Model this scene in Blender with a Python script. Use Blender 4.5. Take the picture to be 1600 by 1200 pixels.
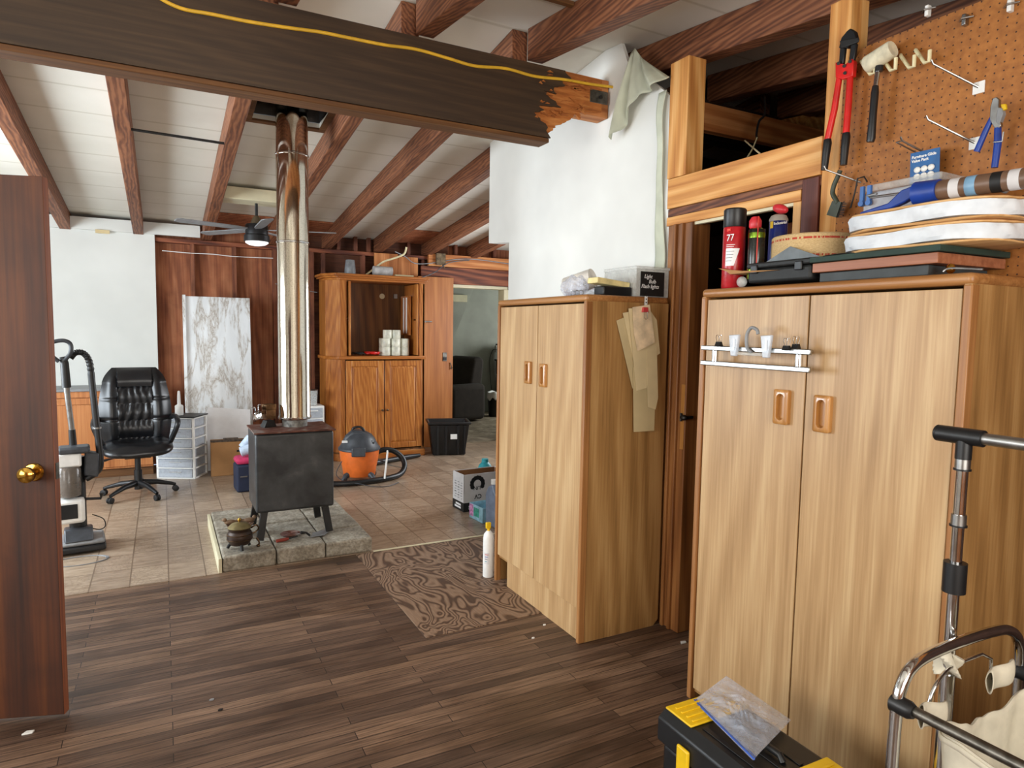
import bpy, math, random
from mathutils import Vector, Matrix
PI = math.pi
random.seed(7)
scene = bpy.context.scene
for o in list(bpy.data.objects): bpy.data.objects.remove(o)
COL = scene.collection

# ------------------------------------------------------------------ camera
F, YAW, PIT, ROL = 1032.7, 0.48687, 0.08116, 0.01581
CAM = Vector((0, 0, 1.5))
FW = Vector((math.sin(YAW)*math.cos(PIT), math.cos(YAW)*math.cos(PIT), -math.sin(PIT)))
_r = Vector((math.cos(YAW), -math.sin(YAW), 0)); _u = _r.cross(FW)
RT = _r*math.cos(ROL) + _u*math.sin(ROL); UP = RT.cross(FW)
cd = bpy.data.cameras.new('camera'); cam = bpy.data.objects.new('camera', cd); COL.objects.link(cam)
cd.sensor_width = 36; cd.lens = F/1600*36; cd.clip_start = 0.02
m = Matrix((RT, UP, -FW)).transposed().to_4x4(); m.translation = CAM; cam.matrix_world = m
scene.camera = cam

def at(ax, x, y, v):
    """point of the place seen at (x, y), on the plane where axis ax equals v"""
    i = 'XYZ'.index(ax); d = FW + RT*((x-800)/F) - UP*((y-600)/F)
    return CAM + d*((v-CAM[i])/d[i])

# ------------------------------------------------------------------ light
scene.view_settings.view_transform = 'Standard'; scene.view_settings.look = 'None'
scene.view_settings.gamma = 1; scene.view_settings.use_curve_mapping = False
scene.view_settings.exposure = 0.0
w = bpy.data.worlds.new('sky'); scene.world = w; w.use_nodes = True
w.node_tree.nodes['Background'].inputs[0].default_value = (0.62, 0.78, 1, 1)
w.node_tree.nodes['Background'].inputs[1].default_value = 1.0
def area(name, loc, rot, sx, sy, power, col):
    l = bpy.data.lights.new(name, 'AREA'); l.shape = 'RECTANGLE'; l.size = sx; l.size_y = sy
    l.energy = power; l.color = col
    o = bpy.data.objects.new(name, l); o.location = loc; o.rotation_euler = rot; COL.objects.link(o); return o
# daylight entering through the window openings of the left wall and the wall behind the camera
area('daylight_far_window', (-2.64, 5.0, 1.55), (0, -PI/2, 0), 1.5, 2.4, 215, (0.84, 0.93, 1))
area('daylight_near_window', (-2.64, 1.35, 1.6), (0, -PI/2, 0), 1.2, 2.2, 92, (1, 0.97, 0.92))
area('daylight_back_window', (0.3, -1.65, 1.6), (PI/2, 0, 0), 2.2, 1.2, 100, (1, 0.95, 0.86))
area('daylight_side_window', (4.46, 6.1, 1.6), (0, PI/2, 0), 1.2, 1.4, 70, (0.95, 0.97, 1))
area('added_fill_next_room', (7.08, 9.4, 1.6), (0, PI/2, 0), 1.2, 1.0, 60, (0.96, 1, 0.96))  # fill lamp added to brighten the next room from out of view

# ------------------------------------------------------------------ materials
MATS = {}
def s2l(c):
    return tuple(((v/255)/12.92 if v/255 <= 0.04045 else ((v/255+0.055)/1.055)**2.4) for v in c) + (1,)
class NT:
    def __init__(s, name):
        s.m = bpy.data.materials.new(name); s.m.use_nodes = True; s.t = s.m.node_tree
        s.b = s.t.nodes['Principled BSDF']
    def n(s, typ, **kw):
        nd = s.t.nodes.new(typ)
        for k, v in kw.items():
            if k in nd.inputs: nd.inputs[k].default_value = v
            else: setattr(nd, k, v)
        return nd
    def l(s, a, b): s.t.links.new(a, b)
    def coord(s, sc=(1, 1, 1), rnd=True, rot=(0, 0, 0)):
        tc = s.n('ShaderNodeTexCoord'); mp = s.n('ShaderNodeMapping'); mp.inputs['Scale'].default_value = sc
        mp.inputs['Rotation'].default_value = rot
        s.l(tc.outputs['Object'], mp.inputs['Vector'])
        if rnd:
            oi = s.n('ShaderNodeObjectInfo'); mu = s.n('ShaderNodeMath', operation='MULTIPLY'); mu.inputs[1].default_value = 37
            s.l(oi.outputs['Random'], mu.inputs[0]); s.l(mu.outputs[0], mp.inputs['Location'])
        return mp.outputs[0]
    def noise(s, vec, scale, detail=4, dist=0, rough=0.55):
        nd = s.n('ShaderNodeTexNoise'); nd.inputs['Scale'].default_value = scale; nd.inputs['Detail'].default_value = detail
        nd.inputs['Distortion'].default_value = dist; nd.inputs['Roughness'].default_value = rough
        s.l(vec, nd.inputs['Vector']); return nd.outputs['Fac']
    def ramp(s, fac, stops):
        r = s.n('ShaderNodeValToRGB'); e = r.color_ramp.elements
        while len(e) < len(stops): e.new(0.5)
        for k, (p, c) in enumerate(stops): e[k].position = p; e[k].color = s2l(c) if len(c) == 3 else c
        s.l(fac, r.inputs[0]); return r.outputs[0]
    def mix(s, fac, a, b, mode='MIX'):
        x = s.n('ShaderNodeMix', data_type='RGBA', blend_type=mode)
        for v, i in ((fac, 0), (a, 6), (b, 7)):
            if hasattr(v, 'links'): s.l(v, x.inputs[i])
            elif i == 0: x.inputs[0].default_value = v
            else: x.inputs[i].default_value = s2l(v) if len(v) == 3 else v
        return x.outputs[2]
    def math(s, op, a, b=0):
        x = s.n('ShaderNodeMath', operation=op)
        for v, i in ((a, 0), (b, 1)):
            if hasattr(v, 'links'): s.l(v, x.inputs[i])
            else: x.inputs[i].default_value = v
        return x.outputs[0]
    def bump(s, h, st=0.3, dist=0.002):
        b = s.n('ShaderNodeBump'); b.inputs['Strength'].default_value = st; b.inputs['Distance'].default_value = dist
        s.l(h, b.inputs['Height']); s.l(b.outputs[0], s.b.inputs['Normal'])
    def done(s, col, rough=0.5, metal=0, **kw):
        if hasattr(col, 'links'): s.l(col, s.b.inputs['Base Color'])
        else: s.b.inputs['Base Color'].default_value = s2l(col)
        if hasattr(rough, 'links'): s.l(rough, s.b.inputs['Roughness'])
        else: s.b.inputs['Roughness'].default_value = rough
        s.b.inputs['Metallic'].default_value = metal
        for k, v in kw.items(): s.b.inputs[k.replace('_', ' ')].default_value = v
        return s.m

def plain(name, c, rough=0.5, metal=0, var=0.12, scale=18, **kw):
    if name in MATS: return MATS[name]
    t = NT(name); v = t.coord(); f = t.noise(v, scale, 3)
    a = tuple(x*(1-var) for x in c); b = tuple(min(255, x*(1+var*0.6)) for x in c)
    MATS[name] = t.done(t.ramp(f, [(0.3, a), (0.7, b)]), rough, metal, **kw); return MATS[name]

def wood(name, dark, mid, light, axis=2, fine=60, long=1.6, rough=0.5, rings=0.0, ringscale=5.0, knots=False, stain=0.0, coat=0.0):
    if name in MATS: return MATS[name]
    t = NT(name); sc = [1, 1, 1]; sc[axis] = long/fine
    v = t.coord(tuple(sc)); n1 = t.noise(v, fine, 5, 0.3)
    sc2 = [1, 1, 1]; sc2[axis] = 0.12
    v2 = t.coord(tuple(sc2)); n2 = t.noise(v2, 7, 3, 0.6)
    f = t.math('MULTIPLY_ADD', n1, 0.55); t.l(t.math('MULTIPLY', n2, 0.45), f.node.inputs[2])
    if rings:
        wv = t.n('ShaderNodeTexWave', wave_type='BANDS', bands_direction='DIAGONAL'); wv.inputs['Scale'].default_value = ringscale
        wv.inputs['Distortion'].default_value = 9; wv.inputs['Detail'].default_value = 2.5; wv.inputs['Detail Scale'].default_value = 0.8
        t.l(v2, wv.inputs['Vector'])
        g = t.math('MULTIPLY', t.math('SUBTRACT', wv.outputs['Fac'], 0.5), rings); f = t.math('ADD', f, g)
    col = t.ramp(f, [(0.30, dark), (0.5, mid), (0.68, light)])
    if knots:
        vo = t.n('ShaderNodeTexVoronoi'); vo.inputs['Scale'].default_value = 2.2
        sc3 = [1, 1, 1]; sc3[axis] = 0.7
        t.l(t.coord(tuple(sc3)), vo.inputs['Vector'])
        k = t.ramp(vo.outputs['Distance'], [(0.03, (90, 45, 20)), (0.09, (255, 255, 255))]); col = t.mix(0.8, col, k, 'MULTIPLY')
    if stain:
        s3 = t.noise(t.coord(), 4, 5, 0.5); k = t.ramp(s3, [(0.35, (95, 80, 70)), (0.6, (255, 255, 255))]); col = t.mix(stain, col, k, 'MULTIPLY')
    t.bump(n1, 0.15, 0.001)
    MATS[name] = t.done(col, rough, 0, Coat_Weight=coat); return MATS[name]

def metal(name, c, rough=0.2, var=0.06):
    if name in MATS: return MATS[name]
    t = NT(name); f = t.noise(t.coord(), 30, 4); r = t.math('MULTIPLY_ADD', f, rough*0.8); r.node.inputs[2].default_value = rough*0.6
    a = tuple(x*(1-var) for x in c); MATS[name] = t.done(t.ramp(f, [(0.35, a), (0.65, c)]), r, 1); return MATS[name]

RAFTER = wood('rafter_redwood', (80, 43, 27), (118, 70, 43), (146, 94, 62), axis=1, rings=0.26, ringscale=24, rough=0.6)
RAFTER_X = wood('redwood_crosswise', (66, 28, 16), (112, 56, 32), (146, 84, 54), axis=0, rings=0.3, ringscale=7, rough=0.65)
DARKBEAM = wood('dark_stained_ply', (44, 30, 18), (60, 43, 27), (76, 56, 36), axis=0, rings=0.08, ringscale=10, rough=0.55)
SPLINT = wood('splintered_ply', (120, 62, 22), (178, 104, 44), (212, 146, 78), axis=0, fine=70, long=8, rough=0.8)
BROWNEDGE = wood('brown_edge', (68, 40, 18), (98, 62, 28), (130, 88, 44), axis=0, rough=0.7)
FIR = wood('yellow_fir', (184, 118, 56), (216, 154, 84), (234, 182, 116), axis=1, rings=0.22, ringscale=7, knots=True, rough=0.6)
FIR_Z = wood('yellow_fir_upright', (178, 112, 52), (212, 150, 80), (232, 180, 114), axis=2, rings=0.22, ringscale=7, knots=True, rough=0.6)
FIR_X = wood('orange_fir_crosswise', (158, 90, 42), (190, 120, 64), (214, 150, 92), axis=0, rings=0.2, ringscale=6, knots=True, rough=0.65)
STUD = wood('old_red_stud', (70, 34, 22), (120, 68, 46), (156, 100, 70), axis=2, rough=0.8, stain=0.5)
PLYRED = wood('red_plywood_sheathing', (116, 62, 38), (158, 94, 60), (182, 120, 82), axis=2, rings=0.14, ringscale=6, rough=0.75, stain=0.3)
PLYORANGE = wood('orange_plywood', (150, 88, 42), (184, 116, 62), (206, 140, 84), axis=2, rings=0.2, ringscale=4, rough=0.7)
BOARDS = wood('horizontal_sheathing', (56, 30, 18), (92, 52, 32), (120, 74, 48), axis=0, rough=0.85, stain=0.5)
OAKLAM = wood('light_oak_laminate', (160, 124, 82), (182, 146, 102), (200, 168, 124), axis=2, fine=110, long=3, rings=0.14, ringscale=5, rough=0.42)
OAKSIDE = wood('golden_oak_laminate', (136, 98, 54), (162, 120, 70), (182, 142, 90), axis=2, fine=110, long=3, rings=0.2, ringscale=5, rough=0.42)
OAKTRIM = wood('brown_oak_edging', (122, 76, 38), (152, 102, 56), (176, 126, 76), axis=2, fine=90, rough=0.4)
OAKTRIM_Y = wood('brown_oak_edging_long', (122, 76, 38), (156, 106, 58), (182, 132, 80), axis=1, fine=90, rough=0.4)
HANDLEW = wood('carved_pull_wood', (142, 92, 40), (176, 122, 62), (204, 152, 92), axis=2, rough=0.3, coat=0.5)
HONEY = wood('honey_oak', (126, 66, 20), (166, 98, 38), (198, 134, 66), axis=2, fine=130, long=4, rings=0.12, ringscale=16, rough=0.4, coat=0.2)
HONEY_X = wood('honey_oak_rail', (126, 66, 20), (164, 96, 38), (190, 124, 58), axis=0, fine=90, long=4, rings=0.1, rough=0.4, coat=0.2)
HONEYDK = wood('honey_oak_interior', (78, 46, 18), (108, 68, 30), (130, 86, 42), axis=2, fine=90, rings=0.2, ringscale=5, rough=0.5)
DOORW = wood('mahogany_door', (44, 18, 4), (72, 33, 7), (94, 49, 12), axis=2, fine=50, rings=0.12, ringscale=3, rough=0.62, stain=0.3)
DOOREDGE = wood('worn_door_edge', (96, 46, 18), (132, 70, 34), (160, 96, 54), axis=2, rough=0.6)
DOORSLAB = wood('birch_slab_door', (144, 82, 30), (170, 104, 44), (188, 124, 62), axis=2, fine=40, rings=0.1, ringscale=3, rough=0.5)
CABW = wood('maple_cabinet', (150, 86, 42), (186, 118, 66), (206, 142, 88), axis=2, fine=60, rough=0.45)
JAMB = wood('door_jamb', (96, 56, 24), (134, 84, 42), (164, 112, 62), axis=2, fine=60, rings=0.15, rough=0.5)
PURPLEW = wood('dark_red_casing', (64, 28, 22), (92, 46, 36), (116, 64, 50), axis=2, rough=0.6)
TAN_X = wood('cork_board_edge', (176, 128, 76), (206, 160, 104), (224, 186, 134), axis=1, fine=40, rough=0.9)
BURGW = wood('reddish_lap_board', (124, 72, 48), (156, 98, 68), (178, 122, 90), axis=1, rough=0.45)

def chalk(name, c, var=0.05, sc=3, rough=0.85):
    return plain(name, c, rough, 0, var, sc)
DRYWALL = chalk('painted_drywall', (232, 233, 228), 0.05, 1.5)
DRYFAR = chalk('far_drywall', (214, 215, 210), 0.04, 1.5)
PAPERG = plain('drywall_paper', (196, 200, 180), 0.85, 0, 0.1, 6)
GREYWALL = plain('next_room_wall', (160, 162, 152), 0.9, 0, 0.08, 2)
CREAM = plain('cream_trim', (216, 208, 176), 0.6, 0, 0.05, 5)
BLACK = plain('black_plastic', (20, 21, 23), 0.4, 0, 0.2)
BLACKRUB = plain('black_rubber', (24, 24, 25), 0.6, 0, 0.2)
DGREY = plain('dark_grey_plastic', (62, 66, 72), 0.45, 0, 0.15)
GREY = plain('grey_plastic', (132, 134, 136), 0.45, 0, 0.1)
WHITE = plain('white_plastic', (236, 236, 232), 0.45, 0, 0.04)
YELLOW = plain('yellow_plastic', (232, 190, 24), 0.4, 0, 0.05)
YCABLE = plain('yellow_cable', (226, 178, 46), 0.5, 0, 0.08)
RED = plain('red_paint', (206, 30, 26), 0.35, 0, 0.1)
BLUE = plain('blue_grip', (22, 60, 148), 0.4, 0, 0.1)
ORANGE = plain('orange_plastic', (226, 112, 44), 0.4, 0, 0.05)
CHROME = metal('chrome', (214, 214, 214), 0.12)
STEEL = metal('steel', (168, 168, 166), 0.35)
DIRTYSTEEL = metal('worn_steel', (124, 120, 112), 0.4, 0.3)
BRASS = metal('brass', (206, 160, 72), 0.15)
BRONZE = metal('bronze', (132, 104, 78), 0.38, 0.3)
BLACKIRON = plain('black_iron', (34, 33, 32), 0.55, 0.3, 0.3)
CREAMP = plain('cream_plastic', (232, 222, 178), 0.5, 0, 0.05)
MALLET = plain('cream_rubber', (222, 214, 186), 0.7, 0, 0.12, 25)
LEATHER = plain('black_leather', (17, 18, 21), 0.3, 0, 0.15, 40)
CARD = plain('brown_cardboard', (168, 124, 78), 0.85, 0, 0.08, 6)
CARDIN = plain('cardboard_inside', (128, 88, 54), 0.9, 0, 0.08, 6)
WCARD = plain('white_cardboard', (206, 204, 204), 0.7, 0, 0.05, 6)
FOAM = plain('white_batting', (222, 228, 234), 0.95, 0, 0.07, 14)
CANVAS = plain('natural_canvas', (206, 198, 178), 0.9, 0, 0.06, 20)
INK = plain('black_ink', (18, 18, 18), 0.6, 0, 0.05)
WINK = plain('white_ink', (236, 236, 236), 0.6, 0, 0.02)
TAN = plain('pattern_paper', (222, 202, 158), 0.8, 0, 0.06, 5)
TAN2 = plain('pattern_paper_dark', (202, 182, 138), 0.8, 0, 0.06, 5)
TEAL = plain('teal_plastic', (40, 150, 160), 0.45, 0, 0.06)

def glassy(name, c, rough=0.08, alpha=0.35, trans=0.0):
    if name in MATS: return MATS[name]
    t = NT(name); f = t.noise(t.coord(), 30, 3, 1.0)
    a = t.math('MULTIPLY_ADD', f, 0.35); a.node.inputs[2].default_value = alpha-0.17
    t.l(a, t.b.inputs['Alpha']); t.bump(f, 0.25, 0.004)
    MATS[name] = t.done(c, rough, 0); return MATS[name]
CLEARP = glassy('clear_plastic', (226, 228, 224), 0.15, 0.38)
CLEARB = glassy('blueish_clear_plastic', (206, 214, 224), 0.25, 0.6)
BAGM = glassy('crinkled_poly_bag', (205, 212, 228), 0.10, 0.36)
GLASS = glassy('jar_glass', (220, 226, 226), 0.05, 0.3)
SMOKE = glassy('dust_cup', (120, 112, 104), 0.2, 0.75)

# strip oak floor: brick texture, boards along X
def floor_mat():
    t = NT('worn_strip_floor'); tc = t.coord((1, 1, 1), rnd=False)
    br = t.n('ShaderNodeTexBrick'); br.offset = 0.37; br.offset_frequency = 2; br.squash = 1
    br.inputs['Scale'].default_value = 1; br.inputs['Brick Width'].default_value = 0.95; br.inputs['Row Height'].default_value = 0.052
    br.inputs['Mortar Size'].default_value = 0.0017; br.inputs['Mortar Smooth'].default_value = 0.2; br.inputs['Bias'].default_value = 0
    br.inputs['Color1'].default_value = (0, 0, 0, 1); br.inputs['Color2'].default_value = (1, 1, 1, 1); br.inputs['Mortar'].default_value = (0.5, 0.5, 0.5, 1)
    t.l(tc, br.inputs['Vector'])
    tone = t.ramp(br.outputs['Color'], [(0.0, (94, 74, 62)), (0.35, (114, 91, 76)), (0.65, (126, 101, 84)), (1.0, (152, 124, 102))])
    gr = t.noise(t.coord((1.2, 30, 1), rnd=False), 4, 6, 0.3); gcol = t.ramp(gr, [(0.3, (150, 142, 136)), (0.7, (255, 250, 244))])
    c = t.mix(1.0, tone, gcol, 'MULTIPLY')
    big = t.noise(t.coord((0.6, 1.6, 1), rnd=False), 2.2, 5, 0.8); c = t.mix(0.75, c, t.ramp(big, [(0.33, (150, 134, 120)), (0.55, (255, 255, 255))]), 'MULTIPLY')
    c = t.mix(t.math('MULTIPLY', br.outputs['Fac'], 0.95), c, (26, 16, 12))
    t.bump(t.math('MULTIPLY_ADD', br.outputs['Fac'], -1.0), 0.4, 0.002)
    ro = t.math('MULTIPLY_ADD', big, 0.25); ro.node.inputs[2].default_value = 0.36
    return t.done(c, ro, 0)
def tile_mat():
    t = NT('sheet_vinyl_tile'); tc = t.coord((1, 1, 1), rnd=False)
    br = t.n('ShaderNodeTexBrick'); br.offset = 0.0; br.squash = 1
    br.inputs['Scale'].default_value = 1; br.inputs['Brick Width'].default_value = 0.2; br.inputs['Row Height'].default_value = 0.305
    br.inputs['Mortar Size'].default_value = 0.004; br.inputs['Bias'].default_value = 0
    br.inputs['Color1'].default_value = (0, 0, 0, 1); br.inputs['Color2'].default_value = (1, 1, 1, 1)
    t.l(tc, br.inputs['Vector'])
    base = t.ramp(br.outputs['Color'], [(0, (160, 142, 124)), (1, (182, 164, 144))])
    n = t.noise(t.coord((1.2, 4, 1), rnd=False), 7, 6, 0.8); c = t.mix(1, base, t.ramp(n, [(0.3, (205, 196, 186)), (0.65, (255, 252, 248))]), 'MULTIPLY')
    ch = t.n('ShaderNodeTexChecker'); ch.inputs['Scale'].default_value = 1
    ch.inputs['Color1'].default_value = (0, 0, 0, 1); ch.inputs['Color2'].default_value = (1, 1, 1, 1)
    t.l(t.coord((5, 3.279, 0.01), rnd=False), ch.inputs['Vector'])
    orn = t.n('ShaderNodeTexVoronoi', feature='DISTANCE_TO_EDGE'); orn.inputs['Scale'].default_value = 34; t.l(tc, orn.inputs['Vector'])
    om = t.math('MULTIPLY', t.math('LESS_THAN', orn.outputs['Distance'], 0.07), ch.outputs['Fac'])
    c = t.mix(t.math('MULTIPLY', om, 0.35), c, (110, 92, 76))
    c = t.mix(t.math('MULTIPLY', br.outputs['Fac'], 0.9), c, (112, 92, 74))
    t.bump(t.math('MULTIPLY_ADD', br.outputs['Fac'], -1.0), 0.3, 0.002)
    return t.done(c, 0.33, 0)
def plyfloor_mat():
    t = NT('swirl_grain_plywood'); v = t.coord((1, 0.55, 1), rnd=False)
    n = t.noise(v, 3.6, 2.0, 0.9, 0.4)
    s = t.math('SINE', t.math('MULTIPLY', n, 120.0)); s = t.math('MULTIPLY_ADD', s, 0.5); s.node.inputs[2].default_value = 0.5
    c = t.ramp(s, [(0.08, (86, 64, 49)), (0.4, (126, 100, 80)), (0.9, (148, 122, 100))])
    f = t.noise(t.coord((30, 2, 1), rnd=False), 5, 3); c = t.mix(0.5, c, t.ramp(f, [(0.3, (190, 180, 172)), (0.7, (255, 255, 255))]), 'MULTIPLY')
    return t.done(c, 0.55, 0)
def ceiling_mat():
    t = NT('painted_ceiling_panel'); v = t.coord((0.3, 1, 1), rnd=False)
    br = t.n('ShaderNodeTexWave', wave_type='BANDS', bands_direction='Y'); br.inputs['Scale'].default_value = 0.78; br.inputs['Distortion'].default_value = 0.6
    t.l(v, br.inputs['Vector'])
    k = t.ramp(br.outputs['Fac'], [(0.0, (226, 224, 216)), (0.012, (255, 255, 255))])
    n = t.noise(t.coord((1, 1, 1), rnd=False), 1.3, 4); c = t.ramp(n, [(0.3, (218, 216, 204)), (0.7, (232, 230, 220))])
    return t.done(t.mix(0.8, c, k, 'MULTIPLY'), 0.7, 0)
def marble_mat():
    t = NT('grey_marble'); v = t.coord((1.6, 1, 0.42), rnd=False, rot=(0, -0.5, 0))
    n = t.noise(v, 3.2, 10, 0.35, 0.66)
    r = t.math('ABSOLUTE', t.math('SUBTRACT', n, 0.5))
    c = t.ramp(r, [(0.0, (156, 146, 134)), (0.012, (196, 194, 190)), (0.06, (222, 226, 228))])
    n2 = t.noise(v, 5, 6, .8); c = t.mix(0.35, c, t.ramp(n2, [(0.3, (200, 200, 198)), (0.6, (255, 255, 255))]), 'MULTIPLY')
    return t.done(c, 0.3, 0)
def peg_mat():
    t = NT('pegboard'); 
    tc = t.n('ShaderNodeTexCoord'); sp = t.n('ShaderNodeSeparateXYZ'); t.l(tc.outputs['Object'], sp.inputs[0])
    def cell(o):
        x = t.math('FRACT', t.math('MULTIPLY', o, 1/0.0254)); return t.math('SUBTRACT', x, 0.5)
    a = cell(sp.outputs['Y']); b = cell(sp.outputs['Z'])
    d = t.math('ADD', t.math('MULTIPLY', a, a), t.math('MULTIPLY', b, b)); h = t.math('LESS_THAN', d, 0.010)
    n = t.noise(t.coord(rnd=False), 45, 5); c = t.ramp(n, [(0.3, (148, 90, 34)), (0.7, (178, 114, 50))])
    n2 = t.noise(t.coord(rnd=False), 3, 3); c = t.mix(0.5, c, t.ramp(n2, [(0.35, (190, 180, 170)), (0.6, (255, 255, 255))]), 'MULTIPLY')
    return t.done(t.mix(h, c, (62, 32, 12)), 0.6, 0)
def concrete_mat():
    t = NT('hearth_concrete'); v = t.coord(); n = t.noise(v, 9, 8, 0.4, 0.7); n2 = t.noise(v, 60, 4)
    c = t.ramp(n, [(0.3, (112, 104, 92)), (0.5, (158, 150, 134)), (0.7, (192, 186, 172))])
    c = t.mix(0.6, c, t.ramp(n2, [(0.35, (170, 165, 160)), (0.6, (255, 255, 255))]), 'MULTIPLY'); t.bump(n2, 0.6, 0.006)
    return t.done(c, 0.9, 0)
def stove_mat():
    t = NT('painted_stove_steel'); v = t.coord(); n = t.noise(v, 5, 6, 0.3); n2 = t.noise(v, 60, 3)
    c = t.ramp(n, [(0.4, (40, 41, 42)), (0.62, (66, 68, 69)), (0.75, (92, 92, 90))]); t.bump(n2, 0.1, 0.001)
    return t.done(c, 0.42, 0.2)
def rust_mat():
    t = NT('rusty_stove_top'); v = t.coord(); n = t.noise(v, 12, 6, 0.8)
    return t.done(t.ramp(n, [(0.35, (66, 34, 24)), (0.5, (104, 58, 42)), (0.65, (122, 110, 102))]), 0.6, 0.2)
def pipe_mat():
    t = NT('stainless_stovepipe'); v = t.coord((1, 1, 0.12)); n = t.noise(v, 9, 3, 0.6); t.bump(n, 0.12, 0.02)
    n2 = t.noise(t.coord(), 160, 2); c = t.ramp(n2, [(0.35, (186, 178, 164)), (0.5, (214, 206, 192))])
    return t.done(c, 0.09, 1)
def webbing_mat():
    t = NT('jute_webbing'); tc = t.n('ShaderNodeTexCoord'); sp = t.n('ShaderNodeSeparateXYZ'); t.l(tc.outputs['Object'], sp.inputs[0])
    z = sp.outputs['Z']
    def band(c0, w): return t.math('LESS_THAN', t.math('ABSOLUTE', t.math('SUBTRACT', z, c0)), w)
    b = t.math('MAXIMUM', band(0.014, 0.0035), band(0.073, 0.0035))
    n = t.noise(t.coord((1, 1, 0.05), rnd=False), 160, 2); b = t.math('MULTIPLY', b, t.math('GREATER_THAN', n, 0.45))
    n2 = t.noise(t.coord((1, 1, 4), rnd=False), 140, 3); c = t.ramp(n2, [(0.3, (178, 146, 98)), (0.7, (214, 186, 138))])
    t.bump(n2, 0.4, 0.002); return t.done(t.mix(b, c, (176, 62, 44)), 0.9, 0)
def carpet_mat():
    t = NT('dirty_subfloor'); n = t.noise(t.coord(rnd=False), 5, 8, 0.6, 0.7)
    return t.done(t.ramp(n, [(0.35, (88, 76, 60)), (0.5, (124, 110, 90)), (0.65, (156, 144, 124))]), 0.9, 0)
FLOORM, TILEM, PLYF, CEILM, MARBLE, PEGM, CONC, STOVEM, RUST, PIPEM, WEBM, SUBF = floor_mat(), tile_mat(), plyfloor_mat(), ceiling_mat(), marble_mat(), peg_mat(), concrete_mat(), stove_mat(), rust_mat(), pipe_mat(), webbing_mat(), carpet_mat()
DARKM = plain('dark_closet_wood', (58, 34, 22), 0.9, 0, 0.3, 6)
LAMP = NT('lamp_diffuser'); LAMP.b.inputs['Emission Color'].default_value = (1, 1, 1, 1); LAMP.b.inputs['Emission Strength'].default_value = 0.7
LAMP = LAMP.done((240, 240, 238), 0.4)

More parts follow.
